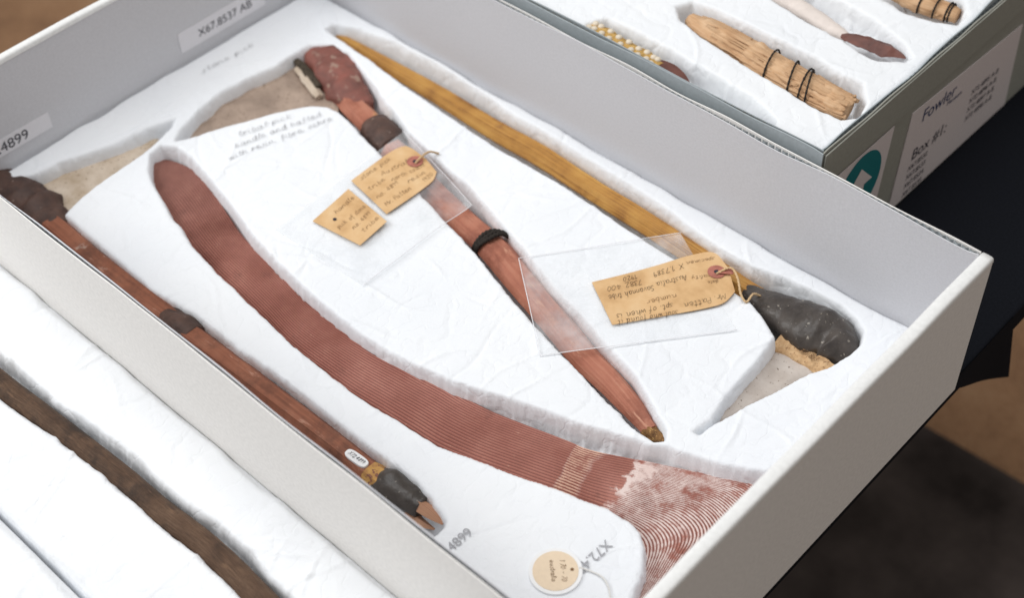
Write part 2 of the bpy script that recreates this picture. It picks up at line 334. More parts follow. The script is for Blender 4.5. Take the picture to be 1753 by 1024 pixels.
def lettering(name, s, size, origin, xdir, updir, mat, parent=None, stretch=1.0):
    cu = bpy.data.curves.new(name, 'FONT'); cu.body = s; cu.size = size
    tmp = bpy.data.objects.new(name + '_tmp', cu); col.objects.link(tmp)
    bpy.context.view_layer.update()
    me = bpy.data.meshes.new_from_object(tmp)
    bpy.data.objects.remove(tmp)
    x = Vector(xdir).normalized(); up = Vector(updir); up = (up - x * up.dot(x)).normalized(); nrm = x.cross(up)
    for v in me.vertices: v.co = Vector(origin) + x * v.co.x * stretch + up * v.co.y + nrm * v.co.z
    me.name = name
    me.materials.clear()
    return link(name, me, mat, parent, smooth=False)
STROKES = {   # one-stroke letters on a unit grid: x, y pairs; '|' lifts the pen
    'a': '6,5 3,6 1,4 1,1 3,0 5,1 6,5 6,1 8,0', 'b': '1,10 1,0 4,0 5,3 3,5 1,4', 'c': '5,5 3,6 1,4 1,1 3,0 6,1', 'd': '5,5 2,6 1,2 2,0 4,0 6,4 6,10 6,1 8,0', 'e': '1,3 5,4 4,6 2,6 1,3 2,0 4,0 7,2',
    'f': '6,9 4,10 3,7 3,-4|1,5 6,5', 'g': '5,5 2,6 1,3 3,1 5,3 5,6 5,-2 3,-4 1,-3', 'h': '1,10 1,0 1,4 4,6 5,4 5,1 7,0', 'i': '1,5 1,1 3,0|1,8 1,7', 'k': '1,10 1,0|5,6 1,3 6,0', 'l': '1,5 3,10 1,10 1,1 3,0',
    'm': '0,5 1,0 1,4 3,6 4,0 4,4 6,6 7,1 9,0', 'n': '0,5 1,0 1,4 4,6 5,4 5,1 7,0', 'o': '3,6 1,4 1,1 3,0 5,2 5,5 3,6 6,5', 'p': '1,6 1,-4 1,4 4,6 5,3 3,0 1,1', 'q': '5,5 2,6 1,2 4,1 5,5 5,-4', 'r': '1,6 1,0 1,4 4,6 5,5', 's': '5,6 2,5 5,2 3,0 0,1',
    't': '3,10 2,2 3,0 5,1|0,7 5,7', 'u': '1,6 1,1 3,0 5,2 5,6 5,1 7,0', 'v': '0,6 2,0 5,6', 'w': '0,6 2,0 4,5 6,0 8,6', 'x': '1,6 5,0|5,6 1,0', 'y': '1,6 2,2 5,3 5,6 5,-2 2,-4', 'z': '1,6 5,6 1,0 6,0', 'j': '3,6 3,-3 1,-4',
    '6': '5,9 2,6 1,2 3,0 5,2 4,4 1,3', '0': '3,9 1,6 1,2 3,0 5,3 5,7 3,9', '1': '1,7 3,9 3,0', '2': '1,7 3,9 5,7 1,0 6,0', '3': '1,8 4,9 5,7 3,5 5,2 3,0 1,1', '4': '4,0 4,9 1,3 6,3', '5': '5,9 1,9 1,5 4,6 5,2 1,0', '7': '1,9 5,9 2,0', '8': '3,5 1,7 3,9 5,7 1,2 3,0 5,2 3,5', '9': '5,7 3,9 1,7 3,5 5,7 4,0',
    'A': '0,0 3,10 6,0|1,4 5,4', 'B': '1,0 1,10 5,8 1,5 6,2 1,0', 'M': '0,0 1,10 4,3 7,10 8,0', 'P': '1,0 1,10 5,9 5,6 1,5', 'Q': '4,10 1,7 1,2 4,0 6,3 6,8 4,10|4,3 7,-1', 'S': '6,9 3,10 1,7 5,4 4,0 0,1', 'T': '3,10 3,0|0,10 7,10', 'X': '0,10 6,0|6,10 0,0', '.': '1,0 2,1', '-': '1,4 5,4', ',': '2,1 1,-2'}
def handwriting(name, a, b, z, h, text, mat, parent=None, width=0.00035, seed=0, up=None, zf=None):
    """pen writing fitted between a and b on a flat thing: thin ribbons along letter strokes"""
    r = random.Random(seed)
    a = np.asarray(a, float)[:2]; b = np.asarray(b, float)[:2]
    d = b - a; ln = np.linalg.norm(d); d /= ln; nrm = np.array([-d[1], d[0]])
    x = 0.0; strokes = []
    for ch in text:
        if ch == ' ': x += 5; continue
        wmax = 0
        for st_ in STROKES.get(ch, STROKES['-']).split('|'):
            p_ = np.array([[float(q) for q in w.split(',')] for w in st_.split()]); wmax = max(wmax, p_[:, 0].max())
            p_ = p_ + np.array([[r.uniform(-.35, .35), r.uniform(-.35, .35)] for _ in p_])
            strokes.append(np.stack([p_[:, 0] + x + 0.25 * p_[:, 1], p_[:, 1]], 1))
        x += wmax + r.uniform(0.5, 1.6)
    sx = ln / max(x, 1); sy = h / 10.0 * 1.5
    V = []; F = []
    for p_ in strokes:
        c = resample(p_, max(4, len(p_) * 3)) * np.array([sx, sy])
        q = a[None] + c[:, :1] * d + (c[:, 1:2] + 0.0004 * math.sin(seed + c[0, 0] * 90)) * nrm
        t = np.gradient(q, axis=0); t /= np.linalg.norm(t, axis=1)[:, None] + 1e-12
        sd_ = np.stack([-t[:, 1], t[:, 0]], 1) * width / 2 * r.uniform(0.8, 1.25)
        k0 = len(V)
        for e0, s0 in zip(q, sd_):
            for e in (e0 + s0, e0 - s0): V.append((e[0], e[1], z if zf is None else zf(e[0], e[1])))
        for i in range(len(q) - 1): F.append((k0 + 2 * i, k0 + 2 * i + 1, k0 + 2 * i + 3, k0 + 2 * i + 2))
    return mesh(name, V, F, mat, parent, smooth=False)
def along(A, u):
    c = resample(A, 200); l = np.concatenate([[0], np.cumsum(np.linalg.norm(np.diff(c, axis=0), axis=1))]); l /= l[-1]
    return np.array([np.interp(u, l, c[:, 0]), np.interp(u, l, c[:, 1])])
def between(A, B, u, v):
    return along(A, u) * (1 - v) + along(B, u) * v

# ------------------------------------------------------------------ materials
def newmat(name):
    m = bpy.data.materials.new(name); m.use_nodes = True
    nt = m.node_tree; b = nt.nodes['Principled BSDF']
    return m, nt, b
def nd(nt, t, **kw):
    n = nt.nodes.new(t)
    for k, v in kw.items():
        if k in n.inputs: n.inputs[k].default_value = v
        else: setattr(n, k, v)
    return n
def ramp(nt, fac, stops):
    r = nt.nodes.new('ShaderNodeValToRGB'); e = r.color_ramp.elements
    while len(e) < len(stops): e.new(0.5)
    for k, (p_, c) in enumerate(stops): e[k].position = p_; e[k].color = (*c, 1)
    nt.links.new(fac, r.inputs[0]); return r.outputs[0]
def coords(nt, kind='Object', scale=(1, 1, 1)):
    tc = nt.nodes.new('ShaderNodeTexCoord'); mp = nt.nodes.new('ShaderNodeMapping')
    nt.links.new(tc.outputs[kind], mp.inputs[0]); mp.inputs['Scale'].default_value = scale
    return mp.outputs[0]
def noise(nt, vec, scale, detail=4, rough=0.55):
    n = nd(nt, 'ShaderNodeTexNoise', Scale=scale, Detail=detail, Roughness=rough)
    nt.links.new(vec, n.inputs['Vector']); return n.outputs['Fac']
def mixc(nt, fac, a, b):
    m = nt.nodes.new('ShaderNodeMix'); m.data_type = 'RGBA'
    for s, v in ((0, fac), (6, a), (7, b)):
        if hasattr(v, 'is_output'): nt.links.new(v, m.inputs[s])
        else: m.inputs[s].default_value = v if s == 0 else (*v, 1)
    return m.outputs[2]
def math_(nt, op, a, b=None, c=None):
    m = nt.nodes.new('ShaderNodeMath'); m.operation = op
    for i, v in enumerate((a, b, c)):
        if v is None: continue
        if hasattr(v, 'is_output'): nt.links.new(v, m.inputs[i])
        else: m.inputs[i].default_value = v
    return m.outputs[0]
def bump(nt, b, h, strength, dist=0.001):
    n = nd(nt, 'ShaderNodeBump', Strength=strength, Distance=dist)
    nt.links.new(h, n.inputs['Height']); nt.links.new(n.outputs[0], b.inputs['Normal'])
def setc(nt, b, c):
    if hasattr(c, 'is_output'): nt.links.new(c, b.inputs['Base Color'])
    else: b.inputs['Base Color'].default_value = (*c, 1)

def plain(name, c, rough=0.6, grain=0.06, scale=300, bstr=0.15, spec=0.3):
    m, nt, b = newmat(name); v = coords(nt)
    n = noise(nt, v, scale, 5)
    lo = tuple(x * (1 - grain) for x in c); hi = tuple(min(1, x * (1 + grain)) for x in c)
    setc(nt, b, ramp(nt, n, [(0.3, lo), (0.7, hi)]))
    b.inputs['Roughness'].default_value = rough; b.inputs['Specular IOR Level'].default_value = spec
    if bstr: bump(nt, b, n, bstr, 0.0006)
    return m
def fabric():
    m, nt, b = newmat('white_tissue_cloth'); v = coords(nt)
    big = noise(nt, v, 9, 3); wr = noise(nt, v, 55, 6, 0.62); fib = noise(nt, v, 900, 3)
    setc(nt, b, ramp(nt, big, [(0.3, (0.82, 0.84, 0.87)), (0.7, (0.865, 0.88, 0.90))]))
    ridge = lambda sc, seedoff: math_(nt, 'ABSOLUTE', math_(nt, 'SUBTRACT', noise(nt, coords(nt, 'Object', (1 + seedoff, 1, 1)), sc, 2, 0.5), 0.5))
    cr = math_(nt, 'MINIMUM', ridge(16, 0.15), 0.05); cr2 = math_(nt, 'MINIMUM', ridge(38, 0.4), 0.035)
    h = math_(nt, 'ADD', math_(nt, 'MULTIPLY', wr, 0.40), math_(nt, 'MULTIPLY', fib, 0.10))
    h = math_(nt, 'ADD', h, math_(nt, 'ADD', math_(nt, 'MULTIPLY', cr, 5.0), math_(nt, 'MULTIPLY', cr2, 3.0)))
    bump(nt, b, h, 0.50, 0.0035)
    b.inputs['Roughness'].default_value = 0.75; b.inputs['Specular IOR Level'].default_value = 0.2
    return m
def wood(name, stops, along=9.0, across=260.0, rough=0.55, bstr=0.35, blotch=None, spec=0.35, worn=None):
    """grain runs along u of the UV map (metres)"""
    m, nt, b = newmat(name); uv = coords(nt, 'UV', (along, across, 1)); ob = coords(nt)
    g = noise(nt, uv, 1.0, 6, 0.65); f = noise(nt, ob, 38, 4)
    fac = math_(nt, 'ADD', math_(nt, 'MULTIPLY', g, 0.6), math_(nt, 'MULTIPLY', f, 0.4))
    c = ramp(nt, fac, stops)
    if blotch:
        bc, scale, lo, hi = blotch
        s = noise(nt, ob, scale, 5, 0.6)
        c = mixc(nt, ramp(nt, s, [(lo, (0, 0, 0)), (hi, (1, 1, 1))]), c, bc)
    if worn:
        dk, pl = worn
        uv2 = coords(nt, 'UV', (26, 90, 1))
        c = mixc(nt, ramp(nt, noise(nt, ob, 21, 6, 0.7), [(0.50, (0, 0, 0)), (0.68, (0.8, 0.8, 0.8))]), c, dk)
        c = mixc(nt, ramp(nt, noise(nt, uv2, 1.0, 5, 0.7), [(0.60, (0, 0, 0)), (0.68, (0.75, 0.75, 0.75))]), c, pl)
    setc(nt, b, c)
    bump(nt, b, math_(nt, 'ADD', g, math_(nt, 'MULTIPLY', noise(nt, ob, 500, 3), 0.4)), bstr, 0.0008)
    b.inputs['Roughness'].default_value = rough; b.inputs['Specular IOR Level'].default_value = spec
    return m
def speckled(name, base, dark, specks, rough=0.5, scale=60, bstr=0.5, fleck=420, lo=0.66, hi=0.70, spec=0.4):
    m, nt, b = newmat(name); v = coords(nt)
    n = noise(nt, v, scale, 6, 0.6)
    c = ramp(nt, n, [(0.3, dark), (0.68, base)])
    k = noise(nt, v, fleck, 2, 0.5)
    c = mixc(nt, ramp(nt, k, [(lo, (0, 0, 0)), (hi, (1, 1, 1))]), c, specks)
    setc(nt, b, c); bump(nt, b, n, bstr, 0.002)
    b.inputs['Roughness'].default_value = rough; b.inputs['Specular IOR Level'].default_value = spec
    return m
def ochre_boomerang():
    m, nt, b = newmat('fluted_red_ochre_wood')
    tc = nt.nodes.new('ShaderNodeTexCoord'); sp = nt.nodes.new('ShaderNodeSeparateXYZ'); nt.links.new(tc.outputs['UV'], sp.inputs[0])
    u, v = sp.outputs[0], sp.outputs[1]; ob = coords(nt)
    n1 = noise(nt, ob, 42, 7, 0.7); n2 = noise(nt, ob, 190, 4, 0.65)
    red = ramp(nt, n1, [(0.25, (0.33, 0.130, 0.098)), (0.5, (0.40, 0.163, 0.125)), (0.75, (0.47, 0.215, 0.165))])
    # dark handled grip at the narrow end
    red = mixc(nt, ramp(nt, math_(nt, 'ADD', u, math_(nt, 'MULTIPLY', n1, 0.10)), [(0.05, (0.9, 0.9, 0.9)), (0.24, (0, 0, 0))]), red, (0.135, 0.058, 0.045))
    red = mixc(nt, ramp(nt, noise(nt, ob, 34, 6, 0.7), [(0.60, (0, 0, 0)), (0.74, (0.7, 0.7, 0.7))]), red, (0.17, 0.075, 0.06))
    red = mixc(nt, ramp(nt, noise(nt, ob, 90, 5, 0.7), [(0.66, (0, 0, 0)), (0.72, (0.6, 0.6, 0.6))]), red, (0.62, 0.36, 0.27))
    # ridge / furrow from the carved flutes
    w1 = math_(nt, 'SINE', math_(nt, 'MULTIPLY', v, 2 * math.pi * GROOVES)); w2 = math_(nt, 'SINE', math_(nt, 'MULTIPLY', v, 4 * math.pi * GROOVES))
    hk = ramp(nt, u, [(0.735, (0, 0, 0)), (0.755, (1, 1, 1))])
    w = math_(nt, 'ADD', math_(nt, 'MULTIPLY', w2, hk), math_(nt, 'MULTIPLY', w1, math_(nt, 'SUBTRACT', 1.0, hk)))
    ridge = math_(nt, 'ADD', w, math_(nt, 'MULTIPLY', math_(nt, 'SUBTRACT', n2, 0.5), 4.2))
    ridge01 = ramp(nt, math_(nt, 'MULTIPLY_ADD', ridge, 0.25, 0.5), [(0.42, (0, 0, 0)), (0.56, (1, 1, 1))])
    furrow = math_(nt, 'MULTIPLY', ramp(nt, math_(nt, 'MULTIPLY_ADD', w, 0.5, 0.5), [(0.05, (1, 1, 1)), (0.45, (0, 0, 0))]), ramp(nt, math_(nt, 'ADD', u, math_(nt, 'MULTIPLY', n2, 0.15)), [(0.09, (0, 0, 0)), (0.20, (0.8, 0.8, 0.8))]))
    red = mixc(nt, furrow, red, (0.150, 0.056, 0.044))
    edge = math_(nt, 'MULTIPLY', math_(nt, 'SUBTRACT', n1, 0.5), 0.020)
    uu = math_(nt, 'ADD', math_(nt, 'ADD', u, edge), math_(nt, 'MULTIPLY', v, -0.022))
    band = ramp(nt, uu, [(0.0, (0, 0, 0)), (0.6615, (0, 0, 0)), (0.6635, (1, 1, 1)), (0.694, (1, 1, 1)), (0.698, (0, 0, 0))])
    chip = math_(nt, 'MULTIPLY', math_(nt, 'SUBTRACT', noise(nt, ob, 75, 5, 0.65), 0.5), 0.07)
    far = ramp(nt, math_(nt, 'ADD', math_(nt, 'ADD', u, chip), math_(nt, 'MULTIPLY', v, -0.01)), [(0.0, (0, 0, 0)), (0.738, (0, 0, 0)), (0.744, (1, 1, 1))])
    worn = ramp(nt, noise(nt, ob, 60, 6, 0.7), [(0.38, (0, 0, 0)), (0.50, (1, 1, 1))])
    fac = math_(nt, 'MULTIPLY', math_(nt, 'ADD', band, far), math_(nt, 'MULTIPLY', ridge01, worn))
    white = mixc(nt, band, (0.76, 0.63, 0.585), (0.70, 0.45, 0.34))
    # a solid white daub where the painted zone begins
    daub = ramp(nt, math_(nt, 'ADD', math_(nt, 'ADD', u, chip), math_(nt, 'MULTIPLY', v, -0.01)), [(0.0, (0, 0, 0)), (0.738, (0, 0, 0)), (0.742, (1, 1, 1)), (0.751, (1, 1, 1)), (0.757, (0, 0, 0))])
    fac = math_(nt, 'MAXIMUM', fac, math_(nt, 'MULTIPLY', daub, ramp(nt, v, [(0.30, (0, 0, 0)), (0.36, (1, 1, 1)), (0.9, (1, 1, 1)), (0.94, (0.2, 0.2, 0.2))])))
    c = mixc(nt, math_(nt, 'MULTIPLY', fac, 0.93), red, white)
    setc(nt, b, c)
    bump(nt, b, math_(nt, 'ADD', n2, math_(nt, 'MULTIPLY', noise(nt, ob, 600, 3), 0.5)), 0.3, 0.0008)
    b.inputs['Roughness'].default_value = 0.6; b.inputs['Specular IOR Level'].default_value = 0.3
    return m
GROOVES = 22
def plastic():
    m, nt, b = newmat('clear_polythene')
    out = nt.nodes['Material Output']
    tr = nd(nt, 'ShaderNodeBsdfTransparent'); mx = nt.nodes.new('ShaderNodeMixShader')
    b.inputs['Base Color'].default_value = (0.93, 0.95, 0.97, 1); b.inputs['Roughness'].default_value = 0.13
    b.inputs['Specular IOR Level'].default_value = 0.6
    v = coords(nt); n = noise(nt, v, 30, 4)
    nt.links.new(ramp(nt, n, [(0.3, (0.03,) * 3), (0.5, (0.12,) * 3), (0.7, (0.27,) * 3)]), mx.inputs[0])
    bump(nt, b, n, 0.6, 0.004)
    nt.links.new(tr.outputs[0], mx.inputs[1]); nt.links.new(b.outputs[0], mx.inputs[2]); nt.links.new(mx.outputs[0], out.inputs[0])
    return m
def manila():
    m, nt, b = newmat('manila_card'); v = coords(nt)
    a = noise(nt, v, 38, 5, 0.6); f = noise(nt, v, 800, 3)
    c = ramp(nt, a, [(0.3, (0.54, 0.315, 0.135)), (0.5, (0.69, 0.44, 0.215)), (0.72, (0.755, 0.52, 0.285))])
    setc(nt, b, c); bump(nt, b, math_(nt, 'ADD', a, math_(nt, 'MULTIPLY', f, .1)), 0.3, 0.001); b.inputs['Roughness'].default_value = 0.7
    return m
def carpet():
    m, nt, b = newmat('brown_carpet'); v = coords(nt)
    a = noise(nt, v, 5, 5, 0.65); f = noise(nt, v, 160, 3)
    fac = math_(nt, 'ADD', math_(nt, 'MULTIPLY', a, 0.75), math_(nt, 'MULTIPLY', f, 0.25))
    setc(nt, b, ramp(nt, fac, [(0.3, (0.16, 0.082, 0.042)), (0.5, (0.32, 0.175, 0.090)), (0.7, (0.41, 0.25, 0.14))]))
    bump(nt, b, f, 0.8, 0.006); b.inputs['Roughness'].default_value = 0.95
    return m

M = dict(
    cloth=fabric(), outer=plain('pale_board_outside', (0.83, 0.81, 0.785), 0.7), inner=plain('grey_board_inside', (0.62, 0.62, 0.645), 0.75, 0.05, 500),
    edge=plain('white_board_edge', (0.80, 0.80, 0.79), 0.7), olive=plain('olive_grey_board', (0.30, 0.30, 0.265), 0.75), slate=plain('blue_grey_board', (0.36, 0.40, 0.42), 0.7),
    paper=plain('white_label_paper', (0.78, 0.77, 0.80), 0.65, 0.02), paper2=plain('off_white_label_paper', (0.66, 0.60, 0.60), 0.65, 0.03),
    ink=plain('black_ink', (0.03, 0.03, 0.045), 0.6, 0, 50, 0), taglink=plain('brown_black_ink', (0.085, 0.052, 0.030), 0.7, 0, 50, 0), brownink=plain('faded_brown_ink', (0.22, 0.12, 0.055), 0.7, 0, 50, 0), pencil=plain('grey_pencil', (0.36, 0.36, 0.38), 0.7, 0, 50, 0),
    faint=plain('faint_pencil', (0.50, 0.50, 0.51), 0.7, 0, 50, 0), navy=plain('dark_blue_print', (0.035, 0.05, 0.13), 0.6, 0, 50, 0), teal=plain('teal_print', (0.012, 0.165, 0.185), 0.5, 0.05),
    manila=manila(), red=plain('red_paper_reinforcement', (0.42, 0.155, 0.115), 0.65, 0.2, 200), cream=plain('cream_card', (0.80, 0.645, 0.47), 0.7, 0.03), white=plain('white_card', (0.86, 0.86, 0.86), 0.5, 0.01),
    twine=plain('cotton_twine', (0.62, 0.43, 0.24), 0.8, 0.25, 900), pale_twine=plain('white_cotton_thread', (0.80, 0.78, 0.74), 0.8, 0.1, 900), black_cord=plain('dark_fibre_cord', (0.030, 0.024, 0.020), 0.85, 0.4, 900, 0.5),
    plastic=plastic(), seam=plain('plastic_fold', (0.88, 0.88, 0.90), 0.3, 0.02),
    yellow=wood('yellow_ochre_wood', [(0.36, (0.20, 0.080, 0.020)), (0.48, (0.45, 0.215, 0.046)), (0.66, (0.62, 0.35, 0.09))], 7, 520, 0.5, 0.8, ((0.24, 0.10, 0.03), 26, 0.60, 0.72)),
    red_wood=wood('red_ochre_wood', [(0.3, (0.27, 0.088, 0.054)), (0.5, (0.43, 0.165, 0.105)), (0.7, (0.54, 0.26, 0.175))], 10, 260, 0.55, 0.6, ((0.60, 0.33, 0.13), 17, 0.60, 0.72), 0.3, ((0.20, 0.060, 0.038), (0.62, 0.33, 0.22))),
    brown_wood=wood('worn_red_brown_wood', [(0.3, (0.15, 0.052, 0.028)), (0.5, (0.29, 0.105, 0.058)), (0.7, (0.385, 0.165, 0.098))], 10, 260, 0.55, 0.6, ((0.50, 0.34, 0.27), 60, 0.66, 0.72), 0.3, ((0.095, 0.040, 0.026), (0.50, 0.27, 0.19))),
    dark_wood=wood('dark_brown_hardwood', [(0.34, (0.045, 0.027, 0.018)), (0.5, (0.100, 0.057, 0.035)), (0.66, (0.155, 0.095, 0.060))], 75, 620, 0.6, 0.9, ((0.024, 0.018, 0.016), 34, 0.52, 0.72), 0.2, ((0.035, 0.022, 0.016), (0.19, 0.11, 0.065))),
    fresh_wood=wood('bare_cut_wood', [(0.3, (0.30, 0.135, 0.075)), (0.7, (0.56, 0.32, 0.20))], 12, 200),
    bark=wood('papery_bark', [(0.28, (0.28, 0.130, 0.060)), (0.46, (0.58, 0.35, 0.19)), (0.66, (0.74, 0.52, 0.33))], 22, 340, 0.8, 0.9),
    resin=speckled('black_spinifex_resin', (0.088, 0.074, 0.064), (0.036, 0.029, 0.025), (0.27, 0.24, 0.20), 0.36, 60, 1.0, 260, 0.675, 0.73),
    brown_resin=speckled('brown_resin', (0.115, 0.062, 0.046), (0.048, 0.028, 0.023), (0.30, 0.22, 0.18), 0.6, 70, 0.8, 260, 0.70, 0.76),
    red_resin=speckled('red_ochred_resin', (0.295, 0.100, 0.075), (0.135, 0.058, 0.046), (0.34, 0.22, 0.17), 0.6, 45, 0.6, 120, 0.60, 0.70),
    stone=speckled('pale_speckled_quartzite', (0.58, 0.52, 0.47), (0.44, 0.375, 0.325), (0.17, 0.125, 0.09), 0.6, 55, 0.7, 400, 0.675, 0.71),
    stone2=speckled('brown_quartzite', (0.43, 0.325, 0.255), (0.27, 0.20, 0.155), (0.20, 0.14, 0.10), 0.65, 42, 0.7, 420, 0.62, 0.70),
    stone3=speckled('cream_quartzite', (0.64, 0.54, 0.44), (0.42, 0.32, 0.22), (0.26, 0.17, 0.11), 0.6, 40, 0.7, 380, 0.64, 0.72),
    sandy=speckled('sandy_residue', (0.68, 0.46, 0.255), (0.50, 0.30, 0.15), (0.30, 0.16, 0.08), 0.9, 220, 1.0, 500, 0.62, 0.68),
    ochre_paint=speckled('chipped_yellow_paint', (0.62, 0.36, 0.10), (0.35, 0.16, 0.06), (0.24, 0.10, 0.06), 0.7, 120, 0.5, 260, 0.56, 0.6),
    flake=speckled('red_brown_stone', (0.185, 0.070, 0.052), (0.105, 0.042, 0.034), (0.24, 0.11, 0.08), 0.55, 60, 0.5, 200, 0.7, 0.75),
    pale=plain('pale_wrapped_handle', (0.74, 0.66, 0.61), 0.8, 0.08, 120, 0.3), bead=plain('white_shell_bead', (0.74, 0.65, 0.52), 0.45, 0.03), straw=plain('golden_straw', (0.52, 0.32, 0.10), 0.7, 0.35, 260, 0.5),
    black=plain('black_tablecloth', (0.0075, 0.0085, 0.012), 0.9, 0.25, 500, 0.3, 0.1), leg=plain('black_painted_steel', (0.010, 0.010, 0.011), 0.5), carpet=carpet(), crumbly=speckled('crumbly_brown_fibre', (0.30, 0.155, 0.055), (0.09, 0.042, 0.018), (0.46, 0.27, 0.10), 0.9, 260, 1.0, 500, 0.6, 0.66), gap_shade=plain('dark_gap_shade', (0.060, 0.046, 0.032), 0.9, 0.4, 300, 0.6), boom=ochre_boomerang(), greenish=plain('green_stain', (0.22, 0.27, 0.20), 0.8, .2),
)

# ------------------------------------------------------------------ setting: floor and table
fl = mesh('floor', [(-9, -9, FLOOR), (9, -9, FLOOR), (9, 9, FLOOR), (-9, 9, FLOOR)], [(0, 1, 2, 3)], M['carpet'], smooth=False); fl['kind'] = 'structure'
tb = tag(empty('table', (-0.45, -0.3, FLOOR)), 'black cloth covered table carrying the open boxes', 'table')
box('tabletop', (-0.93, -1.25, ZT - 0.03), (-0.006, 0.50, ZT), M['black'], tb, 0.004)
box('apron', (-0.75, -1.10, ZT - 0.10), (-0.72, 0.15, ZT - 0.032), M['leg'], tb, 0.003)
V = []; F = []
for i in range(25):                                  # corner of the cloth hanging over the table edge
    t = i / 24
    for j in range(7):
        u = j / 6; y = t * (0.104 + 0.036 * u)
        V.append((-0.0055 + 0.0015 * math.sin(t * 6 + 1) * u, y, ZT - 0.001 - (0.003 + 0.109 * t) * u))
for i in range(24):
    for j in range(6): F.append((i * 7 + j, i * 7 + j + 1, (i + 1) * 7 + j + 1, (i + 1) * 7 + j))
mesh('hanging_cloth', V, F, M['black'], tb)
for x_, y_ in ((-0.62, 0.10), (-0.85, 0.10), (-0.62, -1.05), (-0.85, -1.05)):
    mesh('leg', [(x_ + sx * w, y_ + sy * w, z_) for z_, w in ((ZT - 0.032, 0.022), (FLOOR, 0.014)) for sx, sy in ((-1, -1), (1, -1), (1, 1), (-1, 1))],
         [(0, 1, 5, 4), (1, 2, 6, 5), (2, 3, 7, 6), (3, 0, 4, 7), (4, 5, 6, 7), (3, 2, 1, 0)], M['leg'], tb, smooth=False)

rg = strip('shade_sheet', [(-1.3, -2.2), (1.6, -2.2)], [(-1.3, 0.50), (1.6, 0.56)], FLOOR + 0.012, 0.011, plain('dark_grey_shade', (0.062, 0.050, 0.046), 0.95, 0.55, 7, 0.2, 0.05), None, 20, 20)  # dark sheet added to the carpet in place of the table's shade
tag(rg, 'added dark grey brown sheet on the carpet standing in for the shade beneath the table', 'shade_sheet')
# ------------------------------------------------------------------ boxes
def sheet_wall(name, p0, p1, ztop, zbot, thick, mat, parent, seed, wob=0.0009, n=90):
    """thin board standing on edge between two plan points, its rim a little uneven"""
    p0 = np.array(p0, float); p1 = np.array(p1, float); d = (p1 - p0) / np.linalg.norm(p1 - p0); nn = np.array([-d[1], d[0]])
    V = []; F = []
    for i in range(n):
        t = i / (n - 1); q = p0 + (p1 - p0) * t
        dz = wob * float(noise2(np.array(t * 0.6), np.array(0.3), seed, 24)) * (1 if 0 < i < n - 1 else 0)
        bow = wob * 0.5 * float(noise2(np.array(t * 0.6), np.array(0.9), seed + 3, 18))
        for s in (-.5, .5):
            e = q + nn * s * thick
            V.append((e[0], e[1], zbot)); e = e + nn * bow; V.append((e[0], e[1], ztop + dz))
    for i in range(n - 1):
        a = 4 * i; b_ = a + 4
        F += [(a, b_, b_ + 1, a + 1), (a + 1, b_ + 1, b_ + 3, a + 3), (a + 3, b_ + 3, b_ + 2, a + 2), (a + 2, b_ + 2, b_, a)]
    F += [(0, 1, 3, 2), (4 * n - 4, 4 * n - 2, 4 * n - 1, 4 * n - 3)]
    return mesh(name, V, F, mat, parent, smooth=False)
def flute(name, p0, p1, ztop, zbot, amp, mat, parent, pitch=0.0065):
    p0 = np.array(p0, float); p1 = np.array(p1, float); ln = np.linalg.norm(p1 - p0); d = (p1 - p0) / ln; nn = np.array([-d[1], d[0]])
    k = int(ln / pitch * 8); V = []; F = []
    for i in range(k + 1):
        s = ln * i / k; e = p0 + d * s + nn * amp * math.sin(2 * math.pi * s / pitch)
        V += [(e[0], e[1], zbot), (e[0], e[1], ztop)]
    for i in range(k): F.append((2 * i, 2 * i + 2, 2 * i + 3, 2 * i + 1))
    return mesh(name, V, F, mat, parent)

bx = tag(empty('storage_box', (-L / 2, -W / 2, ZT)), 'large pale grey archival box without its lid, holding three stone picks and a boomerang', 'box')
zb = -H
box('bottom_board', (-L + 0.0085, -W + 0.005, ZT + 0.0005), (-0.0105, -0.005, ZT + 0.004), M['inner'], bx)
for nm, y_, inn in (('back_wall', -0.002, -1), ('front_wall', -W + 0.002, 1)):
    w = sheet_wall(nm, (-L + 0.0083, y_ - inn * 0.0015), (-0.0103, y_ - inn * 0.0015), 0.0, ZT + 0.0006, 0.001, M['outer'], bx, 11 if inn < 0 else 17)
    sheet_wall('inner_liner', (-L + 0.0083, y_ + inn * 0.0015), (-0.0103, y_ + inn * 0.0015), -0.0006, ZT + 0.0045, 0.001, M['inner'], w, 23 if inn < 0 else 31, 0.0013)
    flute('fluted_core', (-L + 0.009, y_), (-0.011, y_), -0.0012, -0.02, 0.0009, M['slate'], w)
